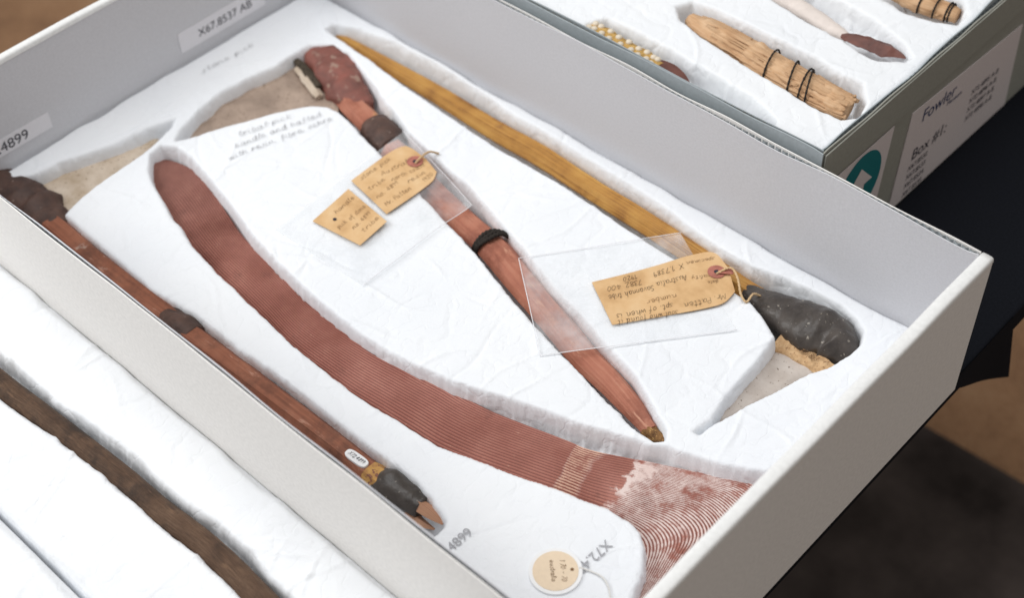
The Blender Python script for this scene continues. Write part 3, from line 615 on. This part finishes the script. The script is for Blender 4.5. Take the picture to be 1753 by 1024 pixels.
def end_wall(name, x0, x1, matin, matout, inward):
    """folded end panel: rounded white rim over a two-faced board"""
    y0, y1 = -W, 0.0
    xm = (x0 + x1) / 2
    xi0, xi1 = (x0, xm) if inward < 0 else (xm, x1)
    xo0, xo1 = (xm, x1) if inward < 0 else (x0, xm)
    o = box(name, (xo0, y0, ZT + 0.0004), (xo1, y1, -0.0035), matout, bx, 0.0)
    box('inner_face', (xi0 + 0.0001, y0 + 0.0045, ZT + 0.0045), (xi1 - 0.0001, y1 - 0.0045, -0.0035), matin, o)
    n = 80; V = []; F = []; k = 9
    for i in range(n):
        t = i / (n - 1); y = y0 + (y1 - y0) * t
        dz = 0.0006 * float(noise2(np.array(t * .4), np.array(.2), 41, 20)); w_ = (x1 - x0) / 2 + 0.0003
        for j in range(k):
            a = math.pi * j / (k - 1)
            V.append((xm + w_ * math.copysign(abs(math.cos(a)) ** 0.5, math.cos(a)), y, -0.0042 + 0.0045 * math.sin(a) ** 0.6 + (dz if 0 < j < k - 1 else 0)))
    for i in range(n - 1):
        for j in range(k - 1):
            F.append((i * k + j, i * k + j + 1, (i + 1) * k + j + 1, (i + 1) * k + j))
    F += [tuple(range(k))[::-1], tuple((n - 1) * k + j for j in range(k))]
    mesh('rim', V, F, M['edge'], o)
    return o
near_wall = end_wall('near_wall', -0.010, 0.0, M['inner'], M['outer'], -1)
far_wall = end_wall('far_wall', -L, -L + 0.008, M['inner'], M['outer'], 1)
# number labels glued inside the far end
xf = -L + 0.008
def wall_label(name, y0, y1, z0, z1, s, size, ty, tz, label):
    o = box(name, (xf + 0.0001, y0, z0), (xf + 0.0005, y1, z1), M['paper'], bx)
    o['label'] = label
    lettering('lettering', s, size, (xf + 0.0007, ty, tz), (0, 1, 0), (0, 0, 1), M['ink'], o)
wall_label('number_label', -0.1727, -0.066, -0.0955, -0.0725, 'X67.8537 AB', 0.0125, -0.150, -0.0885, 'white strip label with a long typed number')
wall_label('number_label', -0.432, -0.3235, -0.0920, -0.0745, 'X72.4899', 0.0150, -0.4065, -0.0885, 'white strip label reading X72.4899')

# big foam insert
cv = [(T('cavA'), 0.036), (T('cavB'), 0.032), (T('cavC'), 0.026), (T('cavD'), 0.034)]
ins = foam('foam_insert', -L + 0.0083, -0.0103, -W + 0.0043, -0.0043, D, ZT + 0.0042, cv, M['cloth'], None, 0.0013, 3, 110)
tag(ins, 'white cloth covered foam insert with carved wells inside the big pale box', 'foam insert')
v4 = T('t4899'); vx = T('tX72')
lettering('lettering', '. 4899', 0.0108, (-0.1720, -0.407, D + 0.0012), (0.02, 1, 0), (-1, 0, 0), M['pencil'], ins, 1.0)
lettering('lettering', 'X72.48', 0.0112, (-0.0975, -0.3215, D + 0.0012), (-0.03, -1, 0), (1, 0, 0), M['pencil'], ins, 1.0)
for k, (key, ws) in enumerate((('w1', 'tribal pick'), ('w2', 'handle and hafted'), ('w3', 'with resin, fibre, ochre'), ('w0', 'stone pick'))):
    w_ = T(key); handwriting('handwriting', w_[0], w_[1], D + 0.0014, 0.0040, ws, M['faint'], ins, 0.0006, 60 + k)

# ------------------------------------------------------------------ pick with the yellow shaft and black resin head
def rnd(o, s): return o
pk = tag(empty('stone_pick', (-0.40, -0.035, D - 0.03)), 'long yellow shafted pick with bulbous black resin head and pale speckled stone blade', 'pick')
loft('shaft', T('shaftA'), D - 0.016, M['yellow'], pk, 140, 30, 0.9, 6, 0.008, 2)
loft('resin_head', T('headA'), D - 0.015, M['resin'], pk, 60, 40, 0.88, 0, 0.06, 5, power=2.3)
def ridge(h, sharp=0.35):
    return lambda U, V, X, Y: h * (np.minimum(1, np.minimum(V, 1 - V) / sharp) - 1) * (1 - 0.3 * U) + 0.0006 * noise2(X, Y, 9, 60)
bl = strip('stone_blade', T('bladeA1'), T('bladeA2'), D - 0.016, 0.012, M['stone'], pk, 60, 26, ridge(0.004, 0.22))
a_ = T('bladeA1'); b_ = T('bladeA2')
sd = strip('sandy_joint', T('jointA'), T('jointB'), D - 0.0120, 0.005, M['sandy'], pk, 60, 16, lambda U, V, X, Y: 0.0010 * noise2(X, Y, 4, 260) - 0.004 * np.clip(1 - V / 0.3, 0, 1) ** 2)
J0, J1 = T('jointA'), T('jointB')
handwriting('handwriting', between(J0, J1, .45, .35), between(J0, J1, .78, .35), D - 0.0095, 0.0036, 'X67.853', M['brownink'], pk, 0.0006, 77)

# ------------------------------------------------------------------ centre pick
pk = tag(empty('stone_pick', (-0.40, -0.14, D - 0.03)), 'red ochred pick with a dark cord knotted round its flat shaft', 'pick')
loft('shaft', T('haftB'), D - 0.0145, M['red_wood'], pk, 130, 30, 0.80, 6, 0.008, 12)
loft('broken_tip', T('tipB'), D - 0.0145, M['crumbly'], pk, 24, 24, 0.85, 0, 0.30, 3)
loft('resin_head', T('headB'), D - 0.014, M['red_resin'], pk, 50, 36, 0.72, 0, 0.09, 8, power=2.4)
loft('resin_band', T('bandB'), D - 0.0135, M['brown_resin'], pk, 24, 30, 0.88, 0, 0.06, 21)
strip('stone_blade', T('bladeB1'), T('bladeB2'), D - 0.014, 0.014, M['stone2'], pk, 60, 24, ridge(0.004, 0.25))
loft('blade_butt', T('buttB'), D - 0.010, M['stone3'], pk, 24, 16, 0.7, 4, 0.06, 14)
loft('dark_gap_strip', T('slitB'), D - 0.008, M['gap_shade'], pk, 24, 16, 0.6, 0, 0.12, 15)  # shaded gap between resin and blade, put in as a dark strip
c0 = T('cordB')[0]
h_ = T('haftB'); dv = h_[6, :2] - h_[4, :2]; dv /= np.linalg.norm(dv); sv = np.array([-dv[1], dv[0]])
for k in range(3):
    P = []
    for a in np.linspace(-0.35, math.pi + 0.35, 16):
        q = c0[:2] + sv * math.cos(a) * 0.0160 + dv * ((k - 1) * 0.0026 + 0.0035 * math.cos(a) + 0.0012 * math.sin(3 * a + k))
        P.append((q[0], q[1], D - 0.0145 + 0.0150 * math.sin(a)))
    cord('cord_turn', P, 0.0020, M['black_cord'], pk, 50, 8)

# ------------------------------------------------------------------ pick beside the front wall
pk = tag(empty('stone_pick', (-0.45, -0.395, D - 0.03)), 'brown shafted pick with black resin tip lying along the low front wall', 'pick')
loft('shaft', T('haftD'), D - 0.0120, M['brown_wood'], pk, 130, 30, 0.95, 6, 0.006, 32)
loft('resin_tip', T('resinD'), D - 0.0120, M['resin'], pk, 40, 30, 0.92, 0, 0.09, 33)
loft('wooden_point', T('tipD'), D - 0.008, M['fresh_wood'], pk, 20, 16, 0.8, 4)
loft('wooden_point', T('tipD2'), D - 0.018, M['fresh_wood'], pk, 20, 16, 0.8, 4)
loft('paint_patch', T('paintD'), D - 0.0119, M['ochre_paint'], pk, 12, 30, 0.96, 6, 0.02, 32)
loft('resin_band', T('bandD'), D - 0.0120, M['brown_resin'], pk, 24, 30, 0.92, 0, 0.05, 35)
loft('resin_head', T('headD'), D - 0.014, M['brown_resin'], pk, 50, 36, 0.82, 0, 0.10, 36)
strip('stone_blade', T('bladeD1'), T('bladeD2'), D - 0.014, 0.014, M['stone3'], pk, 60, 24, ridge(0.004, 0.25))
s_ = T('stickerD'); sv2 = (s_[1] - s_[0]); sl = np.linalg.norm(sv2); sv2 /= sl; sn = np.array([-sv2[1], sv2[0]])
mid = (s_[0] + s_[1]) / 2
def oval(hx, hy, z, k=24):
    return [tuple(mid + sv2 * hx * math.copysign(abs(math.cos(a)) ** .6, math.cos(a)) + sn * hy * math.copysign(abs(math.sin(a)) ** .6, math.sin(a))) + (z,) for a in np.linspace(0, 2 * math.pi, k, endpoint=False)]
zst = D - 0.0004
st = mesh('number_sticker', oval(sl / 2, 0.0040, zst) + oval(sl / 2, 0.0040, zst - 0.004), [tuple(range(24))] + [(i, i + 24, (i + 1) % 24 + 24, (i + 1) % 24) for i in range(24)], M['white'], pk, smooth=False)
handwriting('handwriting', mid - sv2 * sl * .36 - sn * .001, mid + sv2 * sl * .36 - sn * .001, zst + 0.0002, 0.0022, 'X72.4899', M['ink'], st, 0.00035, 5)

# ------------------------------------------------------------------ fluted boomerang
def fl_v(U, V, X, Y):      # hand-cut flutes wander a little
    return V + 0.010 * noise2(X, Y, 78, 12) + 0.005 * noise2(X, Y, 79, 35)
def flutes(U, V, X, Y):
    fade = np.clip((U - 0.03) / 0.10, 0, 1)
    dome = 0.0042 * (1 - (2 * V - 1) ** 2) - 0.0042
    f = fl_v(U, V, X, Y); hook = np.clip((U - 0.735) / 0.02, 0, 1)
    w1 = np.sin(2 * math.pi * GROOVES * f); w2 = np.sin(2 * math.pi * 2 * GROOVES * f)
    return dome + 0.00062 * (w1 * (1 - hook) + 0.55 * w2 * hook) * fade * (1 + 0.4 * noise2(X, Y, 80, 40)) + 0.0004 * noise2(X, Y, 77, 22)
BR = T('boomR'); BR[:, 0] = np.minimum(BR[:, 0], -0.0125); BL = T('boomL'); BL[:, 0] = np.minimum(BL[:, 0], -0.0125)
bo = strip('boomerang', BL, BR, D - 0.0115, 0.0125, M['boom'], None, 420, 265, flutes, fl_v)
tag(bo, 'hooked red ochre boomerang with fine carved flutes and worn white paint', 'boomerang')

# ------------------------------------------------------------------ plastic sleeves and paper tags
def sleeve(name, q, z, label, seed, lines):
    q = np.asarray(q)
    wav = lambda U, V, X, Y: 0.0006 + 0.0007 * noise2(X, Y, seed, 22) + 0.0004 * np.abs(noise2(X, Y, seed + 1, 50))
    o = strip(name, [q[0], q[1]], [q[3], q[2]], z, 0.00012, M['plastic'], None, 40, 40, wav)
    o.data.polygons.foreach_set('use_smooth', [True] * len(o.data.polygons))
    tag(o, label, 'plastic sleeve', 'clear sleeves')
    for a, b in lines:
        pa, pb = q[a], q[b]
        P = [(*(pa + (pb - pa) * t), z + 0.0018 + 0.0007 * float(noise2(np.array([pa[0] + (pb[0] - pa[0]) * t]), np.array([pa[1] + (pb[1] - pa[1]) * t]), seed, 22)[0])) for t in np.linspace(0, 1, 12)]
        cord('sealed_edge', P, 0.00032, M['seam'], o, 40, 6, False)
    return o
s1 = T('slv1'); s2 = T('slv2')
sleeve('plastic_sleeve', s1, D + 0.0003, 'clear plastic sleeve under two torn brown tags', 51, [(0, 1), (1, 2)])
sleeve('plastic_sleeve', s2, D + 0.0003, 'clear plastic sleeve under the single long brown tag', 61, [(0, 3), (3, 2), (0, 1)])
def curl(seed, amp): return lambda U, V, X, Y: amp * noise2(X, Y, seed, 16) + 0.0006 * (U - .5) ** 2
ZP = D + 0.0030
def paper_tag(name, A, B, label, seed, hole=None, string=None, cat='tag', group='old paper tags'):
    root = tag(empty(name, (float(np.mean(A[:, 0])), float(np.mean(A[:, 1])), ZP)), label, cat, group)
    cf = curl(seed, 0.0007)
    strip('card', A, B, ZP, 0.0005, M['manila'], root, 40, 14, cf)
    zf = lambda x, y: ZP + 0.0007 * float(noise2(np.array([x]), np.array([y]), seed, 16)[0]) + 0.00045
    if hole is not None:
        k = 24
        ring = lambda r, dz: [(hole[0] + r * math.cos(a), hole[1] + r * math.sin(a), zf(*hole) + dz) for a in np.linspace(0, 2 * math.pi, k, endpoint=False)]
        V = ring(0.0075, 0.0004) + ring(0.0022, 0.0004)
        mesh('reinforcement', V, [(i, (i + 1) % k, (i + 1) % k + k, i + k) for i in range(k)], M['red'], root, smooth=False)
        mesh('eyelet', ring(0.0021, 0.0005), [tuple(range(k))], M['ink'], root, smooth=False)
    if string is not None:
        cord('string', string, 0.0010, M['twine'], root, 70, 8)
    return root, zf
A1, B1 = T('tag1a'), T('tag1b'); h1 = T('tag1h')[0]
z1 = ZP + 0.001
st1 = [(*q, z) for q, z in zip(T('str1'), (z1, z1 + 0.004, z1 + 0.003, z1, D + 0.001, D + 0.0005, D - 0.006))]
t1, zf1 = paper_tag('paper_tag', A1, B1, 'long brown card tag covered in handwriting, tied with twine to black resin head', 81, h1, st1)
strip('tab', [(-0.1965, -0.0625), (-0.186, -0.0555)], [(-0.1995, -0.0575), (-0.189, -0.0505)], ZP + 0.0022, 0.0003, M['red'], t1, 4, 3)
k = 0
for u0, u1, v, ws, hh, mt in ((.08, .32, .19, '7382 400', .0040, 'ink'), (.20, .30, .07, '1920', .0036, 'ink'), (.40, .62, .12, 'X 1.7389', .0038, 'ink'), (.64, .84, .10, 'specimen', .0024, 'brownink'),
                              (.06, .38, .37, 'Savannah tribe', .0038, 'ink'), (.40, .62, .33, 'Australia', .0038, 'ink'), (.66, .84, .40, 'locality', .0024, 'brownink'), (.76, .84, .54, 'date', .0024, 'brownink'),
                              (.30, .52, .64, 'number', .0036, 'brownink'), (.06, .48, .80, 'spt. of when is', .0038, 'ink'), (.55, .88, .84, 'Mr. Patten', .0040, 'ink'),
                              (.05, .50, .94, 'soul who found it', .0036, 'ink')):
    p0 = between(A1, B1, u0, v); p1 = between(A1, B1, u1, v)
    handwriting('handwriting', p1, p0, 0, hh, ws, M['taglink' if mt == 'ink' else mt], t1, 0.00030, 90 + k, None, zf1); k += 1
A2, B2 = T('tag2a'), T('tag2b'); h2 = T('tag2h')[0]
st2 = [(*q, z) for q, z in zip(T('str2'), (z1, z1 + 0.003, z1 + 0.002))] + [(T('str2')[-1][0] + 0.004, T('str2')[-1][1] + 0.008, D + 0.001)]
t2, zf2 = paper_tag('paper_tag', A2, B2, 'stained brown card tag with a red reinforced hole lying over the cord bound pick', 84, h2, st2)
for k, (u0, u1, v, ws) in enumerate(((.08, .5, .14, 'stone pick'), (.3, .75, .32, 'Australia'), (.06, .3, .42, 'tribe'), (.35, .85, .52, 'north coast'), (.06, .4, .64, 'no. 4899'), (.5, .8, .74, 'resin'), (.08, .5, .88, 'Mr. Patten'), (.7, .9, .92, '1920'))):
    handwriting('handwriting', between(A2, B2, u0, v), between(A2, B2, u1, v), 0, 0.0032, ws, M['brownink'], t2, 0.00032, 120 + k, None, zf2)
A3, B3 = T('tag3a'), T('tag3b')
t3, zf3 = paper_tag('paper_tag', A3, B3, 'torn off four sided piece of brown tag with one punched hole and no string', 88)
for k, (u0, u1, v, ws) in enumerate(((.40, .95, .22, 'handle'), (.12, .38, .48, 'pick'), (.45, .95, .5, 'of stone'), (.3, .9, .68, 'no. 4899'), (.35, .95, .86, 'tribe'))):
    handwriting('handwriting', between(A3, B3, u0, v), between(A3, B3, u1, v), 0, 0.0030, ws, M['brownink'], t3, 0.00032, 140 + k, None, zf3)
hp = between(A3, B3, .27, .28)
mesh('eyelet', [(hp[0] + .0017 * math.cos(a), hp[1] + .0017 * math.sin(a), zf3(*hp) + 0.0003) for a in np.linspace(0, 2 * math.pi, 16, endpoint=False)], [tuple(range(16))], M['ink'], t3, smooth=False)
# round tag
rc = T('round'); c_ = rc[0]; rr = float(np.linalg.norm(rc[1] - rc[0])) * 0.985
root = tag(empty('round_tag', (c_[0], c_[1], D)), 'round cream card tag with a thick white border and thin white thread', 'tag')
def disc(name, r, z0, z1, mat, par, hole=None):
    k = 64; r0 = [(c_[0] + r * math.cos(a), c_[1] + r * math.sin(a)) for a in np.linspace(0, 2 * math.pi, k, endpoint=False)]
    V = [(x, y, z1) for x, y in r0] + [(x, y, z0) for x, y in r0]
    return mesh(name, V, [tuple(range(k)), tuple(range(2 * k - 1, k - 1, -1))] + [(i, i + k, (i + 1) % k + k, (i + 1) % k) for i in range(k)], mat, par, smooth=False)
disc('white_border', rr, D - 0.002, D + 0.0020, M['white'], root)
disc('cream_centre', rr * 0.855, D, D + 0.0024, M['cream'], root)
ex = np.array([0.69, 0.72]); ey = np.array([-0.72, 0.69])       # card's own axes
for off, ws, hh in ((-0.003, 'australia', .0022), (0.0035, '1 70 - 70', .0026)):
    a0 = c_ + ex * off + ey * 0.009; a1 = c_ + ex * off - ey * 0.009
    handwriting('handwriting', a0, a1, D + 0.0026, hh, ws, M['brownink'], root, 0.0004, 160 + int(off * 1e4))
hp = c_ + ex * rr * 0.62
mesh('eyelet', [(hp[0] + .0013 * math.cos(a), hp[1] + .0013 * math.sin(a), D + 0.0026) for a in np.linspace(0, 2 * math.pi, 16, endpoint=False)], [tuple(range(16))], M['brownink'], root, smooth=False)
cord('thread', [(*q, z) for q, z in zip(T('roundstr'), (D + .0022, D + .0014, D + .0014, D + .0014, D + .001))], 0.0006, M['pale_twine'], root, 60, 8)

# ------------------------------------------------------------------ tray of foam beside the box, with a dark stick
gy = -0.5985
li = foam('foam_insert', -0.90, -0.0103, gy + 0.0024, -W - 0.0008, D2, ZT + 0.0003, [(T('cavS'), 0.019)], M['cloth'], None, 0.0015, 13, 70)
tag(li, 'white cloth covered foam slab outside the box, cradling a dark brown stick', 'foam insert')
l2 = foam('foam_insert', -0.90, -0.0103, -0.86, gy - 0.0024, D2 - 0.0005, ZT + 0.0003, [], M['cloth'], None, 0.0018, 19, 40)
tag(l2, 'empty white cloth covered foam slab across a narrow dark gap from the stick', 'foam insert')
sk = loft('wooden_stick', T('stick'), D2 - 0.0060, M['dark_wood'], None, 140, 30, 1.0, 0, 0.008, 44)
tag(sk, 'dark brown curved hardwood stick in the foam outside the box', 'stick')

# ------------------------------------------------------------------ second box behind, on the same table
NX, NY, NZ = -0.1545, 0.0052, 0.008
nb = tag(empty('storage_box', (-0.5, 0.22, ZT)), 'dark olive grey cardboard box with a teal arrow label and paper inventory sheet', 'box')
NX0, NY1 = -0.93, 0.47
w = sheet_wall('side_wall', (NX0, NY + 0.0008), (NX - 0.0005, NY + 0.0008), NZ, ZT + 0.0004, 0.0012, M['slate'], nb, 71, 0.0007)
sheet_wall('inner_liner', (NX0, NY + 0.0040), (NX - 0.003, NY + 0.0040), NZ - 0.0004, ZT + 0.004, 0.0010, M['slate'], w, 73, 0.0010)
flute('fluted_core', (NX0, NY + 0.0024), (NX - 0.003, NY + 0.0024), NZ - 0.0009, NZ - 0.02, 0.0009, M['olive'], w)
w = sheet_wall('end_wall', (NX - 0.0006, NY + 0.0015), (NX - 0.0006, NY1), NZ, ZT + 0.0004, 0.0012, M['olive'], nb, 75, 0.0007)
sheet_wall('inner_liner', (NX - 0.0042, NY + 0.005), (NX - 0.0042, NY1), NZ - 0.0004, ZT + 0.004, 0.0010, M['slate'], w, 77, 0.0010)
flute('fluted_core', (NX - 0.0025, NY + 0.003), (NX - 0.0025, NY1), NZ - 0.0009, NZ - 0.02, 0.0009, M['slate'], w)
box('top_flap', (NX + 0.0002, NY + 0.002, -0.028), (NX + 0.0016, NY1, NZ - 0.002), M['olive'], nb)
box('far_wall', (NX0, NY1 - 0.003, ZT + 0.0004), (NX, NY1, NZ), M['olive'], nb)
box('far_end_wall', (NX0, NY, ZT + 0.0004), (NX0 + 0.003, NY1, NZ), M['olive'], nb)
box('bottom_board', (NX0 + 0.004, NY + 0.006, ZT + 0.0005), (NX - 0.006, NY1 - 0.004, ZT + 0.003), M['olive'], nb)
# labels on its end
xl = NX + 0.0003
def quad_label(name, pts, mat, label):
    V = [(xl + 0.0008, y, z) for y, z in pts] + [(xl, y, z) for y, z in pts]
    o = mesh(name, V, [(0, 1, 2, 3), (0, 4, 5, 1), (1, 5, 6, 2), (2, 6, 7, 3), (3, 7, 4, 0), (7, 6, 5, 4)], mat, nb, smooth=False); o['label'] = label
    return o
xl += 0.0001
q = quad_label('arrow_label', [(0.020, -0.1085), (0.1095, -0.1085), (0.1155, -0.0325), (0.026, -0.0325)], M['paper2'], 'small paper label with a teal disc and arrow')
tc_ = np.array([0.070, -0.071]); xx = xl + 0.0011
mesh('teal_disc', [(xx, tc_[0] + 0.034 * math.cos(a), tc_[1] + 0.036 * math.sin(a)) for a in np.linspace(0, 2 * math.pi, 48, endpoint=False)], [tuple(range(48))], M['teal'], q, smooth=False)
ar = [(0, .021), (.021, -.002), (.009, -.002), (.009, -.020), (-.009, -.020), (-.009, -.002), (-.021, -.002)]
mesh('arrow', [(xx + 0.0003, tc_[0] + a, tc_[1] + b) for a, b in ar], [tuple(range(7))], M['paper2'], q, smooth=False)
q = quad_label('inventory_label', [(0.1365, -0.1480), (0.342, -0.1500), (0.333, -0.0500), (0.1445, -0.0375)], M['paper2'], 'large white printed inventory sheet')
xx = xl + 0.0011
td = (0, 1, -0.05)
lettering('lettering', 'Fowler', 0.0200, (xx, 0.164, -0.0600), td, (0, 0, 1), M['navy'], q, 1.0)
lettering('lettering', 'Museum', 0.0075, (xx, 0.208, -0.0690), td, (0, 0, 1), M['navy'], q, 1.0)
lettering('lettering', 'Box #1:', 0.0185, (xx, 0.160, -0.1020), td, (0, 0, 1), M['ink'], q, 1.0)
for k in range(4):
    for y_, w_ in ((0.158, 0.045), (0.255, 0.058)):
        lettering('lettering', ('X67.853%d' % (k + 2)) if y_ < 0.2 else ('X72.489%d A-B' % (k + 5)), 0.0085, (xx, y_, -0.1135 - 0.0105 * k + (0.028 if y_ > 0.2 else 0)), td, (0, 0, 1), M['ink'], q, 1.0)
# its foam and contents
zf_ = 0.0
nf = foam('foam_insert', NX0 + 0.0035, NX - 0.0052, NY + 0.0050, NY1 - 0.0035, zf_, ZT + 0.0035, [(T('ncav1'), 0.024), (T('ncav2'), 0.020), (T('ncav3'), 0.020), (T('ncav4'), 0.020)], M['cloth'], None, 0.0015, 23, 80, 0.0010)
tag(nf, 'white cloth covered foam filling the olive grey box to its rim', 'foam insert')
bu = tag(empty('bark_bundle', (-0.27, 0.088, zf_ - 0.022)), 'roll of tan papery bark tied with thin dark cords', 'bark bundle')
Bn = T('bundle')
loft('bark_roll', Bn, zf_ - 0.010, M['bark'], bu, 90, 40, 0.85, 0, 0.09, 52)
for k in range(40):                                 # loose strips of bark lying along the roll
    a = math.radians(random.uniform(0, 180)); f0 = random.uniform(0.02, .75); f1 = min(1.0, f0 + random.uniform(.2, .6)) if k % 3 else 1.0
    Q = resample(Bn, 60); i0 = int(f0 * 59); i1 = min(59, int(f1 * 59))
    P = []
    for i in np.linspace(i0, i1, 6).astype(int):
        c = Q[i]; d = Q[min(59, i + 1)][:2] - Q[max(0, i - 1)][:2]; d /= np.linalg.norm(d); s = np.array([-d[1], d[0]])
        r_ = c[2] * 0.97
        P.append((*(c[:2] + s * r_ * math.cos(a)), zf_ - 0.010 + 0.85 * r_ * math.sin(a)))
    if f1 > 0.98: e = np.array(P[-1]) + (np.array(P[-1]) - np.array(P[-2])) * random.uniform(.05, .45) + np.array([0, 0, random.uniform(-.002, .002)]); P.append(tuple(e))
    P = np.array(P); loft('bark_strip', np.hstack([P[:, :2], np.full((len(P), 1), random.uniform(0.0010, 0.0026))]), 0, M['bark'], bu, 30, 8, 0.5, 0, 0.2, 60 + k, P[:, 2])
for u_, lean in ((0.50, 0.006), (0.60, 0.008), (0.66, 0.006), (0.685, 0.009)):
    Q = resample(Bn, 101); i = int(u_ * 100); c = Q[i]; d = Q[i + 1][:2] - Q[i - 1][:2]; d /= np.linalg.norm(d); s = np.array([-d[1], d[0]])
    P = [(*(c[:2] + s * (c[2] + .0030) * math.cos(a) + d * lean * -math.cos(a)), zf_ - 0.010 + (0.85 * c[2] + .0034) * math.sin(a)) for a in np.linspace(-0.5, math.pi + 0.5, 14)]
    cord('binding_cord', P, 0.0009, M['black_cord'], bu, 40, 6)
bd = tag(empty('beaded_band', (-0.40, 0.03, zf_ - 0.02)), 'golden straw band set with white beads, ending in a red brown stone', 'ornament')
Qb = T('bead'); loft('straw_core', Qb, zf_ - 0.006, M['straw'], bd, 50, 20, 0.7, 0, 0.08, 71)
loft('stone_end', T('beadtip'), zf_ - 0.007, M['flake'], bd, 40, 20, 0.55, 5, 0.04, 72)
def ball(c, r, k=6):
    V = []; F = []
    for i in range(1, k):
        for j in range(8):
            a = math.pi * i / k; b = 2 * math.pi * j / 8
            V.append((r * math.sin(a) * math.cos(b), r * math.sin(a) * math.sin(b), r * .8 * math.cos(a)))
    for i in range(k - 2):
        for j in range(8): F.append((i * 8 + j, (i + 1) * 8 + j, (i + 1) * 8 + (j + 1) % 8, i * 8 + (j + 1) % 8))
    F += [tuple(range(8)), tuple(range((k - 2) * 8, (k - 1) * 8))[::-1]]
    return V, F
bV, bF = ball((0, 0, 0), 0.0032)
bme = bpy.data.meshes.new('bead'); bme.from_pydata(bV, [], bF); bme.materials.append(M['bead']); bme.polygons.foreach_set('use_smooth', [True] * len(bme.polygons))
Q = resample(Qb, 60)
for row, off in enumerate((-0.0035, 0.0035)):
    for k in range(9):
        i = 9 + int(k * 5.6) + row * 2
        if i > 58: continue
        c = Q[i]; d = Q[min(59, i + 1)][:2] - Q[i - 1][:2]; d /= np.linalg.norm(d); s = np.array([-d[1], d[0]])
        o = bpy.data.objects.new('bead', bme); col.objects.link(o); o.parent = bd; o.matrix_parent_inverse = Matrix.Translation(-Vector(bd.location))
        p_ = c[:2] + s * (off + random.uniform(-.0009, .0009)) + d * random.uniform(-.0008, .0008); o.location = (p_[0], p_[1], zf_ - 0.006 + 0.7 * c[2] * 0.93)
kn = tag(empty('stone_knife', (-0.23, 0.19, zf_ - 0.02)), 'red brown pointed stone flake on a pale wrapped handle', 'knife')
loft('stone_flake', T('flake'), zf_ - 0.005, M['flake'], kn, 40, 12, 0.55, 4, 0.13, 81)
loft('handle', T('pale'), zf_ - 0.010, M['pale'], kn, 40, 20, 0.8, 0, 0.05, 82)
b2 = tag(empty('fibre_bundle', (-0.21, 0.25, zf_ - 0.02)), 'short pale straw bundle tied near its dark end, in the olive grey box', 'fibre bundle')
loft('fibre_roll', T('bundle2'), zf_ - 0.007, M['bark'], b2, 50, 24, 0.8, 0, 0.12, 91)
Qc = resample(T('bundle2'), 101)
for u_ in (0.45, 0.62, 0.80, 0.86):
    i = int(u_ * 100); c = Qc[i]; d = Qc[i + 1][:2] - Qc[i - 1][:2]; d /= np.linalg.norm(d); s = np.array([-d[1], d[0]])
    P = [(*(c[:2] + s * (c[2] + .001) * math.cos(a)), zf_ - 0.007 + (0.8 * c[2] + .0014) * math.sin(a)) for a in np.linspace(-0.4, math.pi + 0.4, 14)]
    cord('binding_cord', P, 0.0009, M['black_cord'], b2, 40, 6)
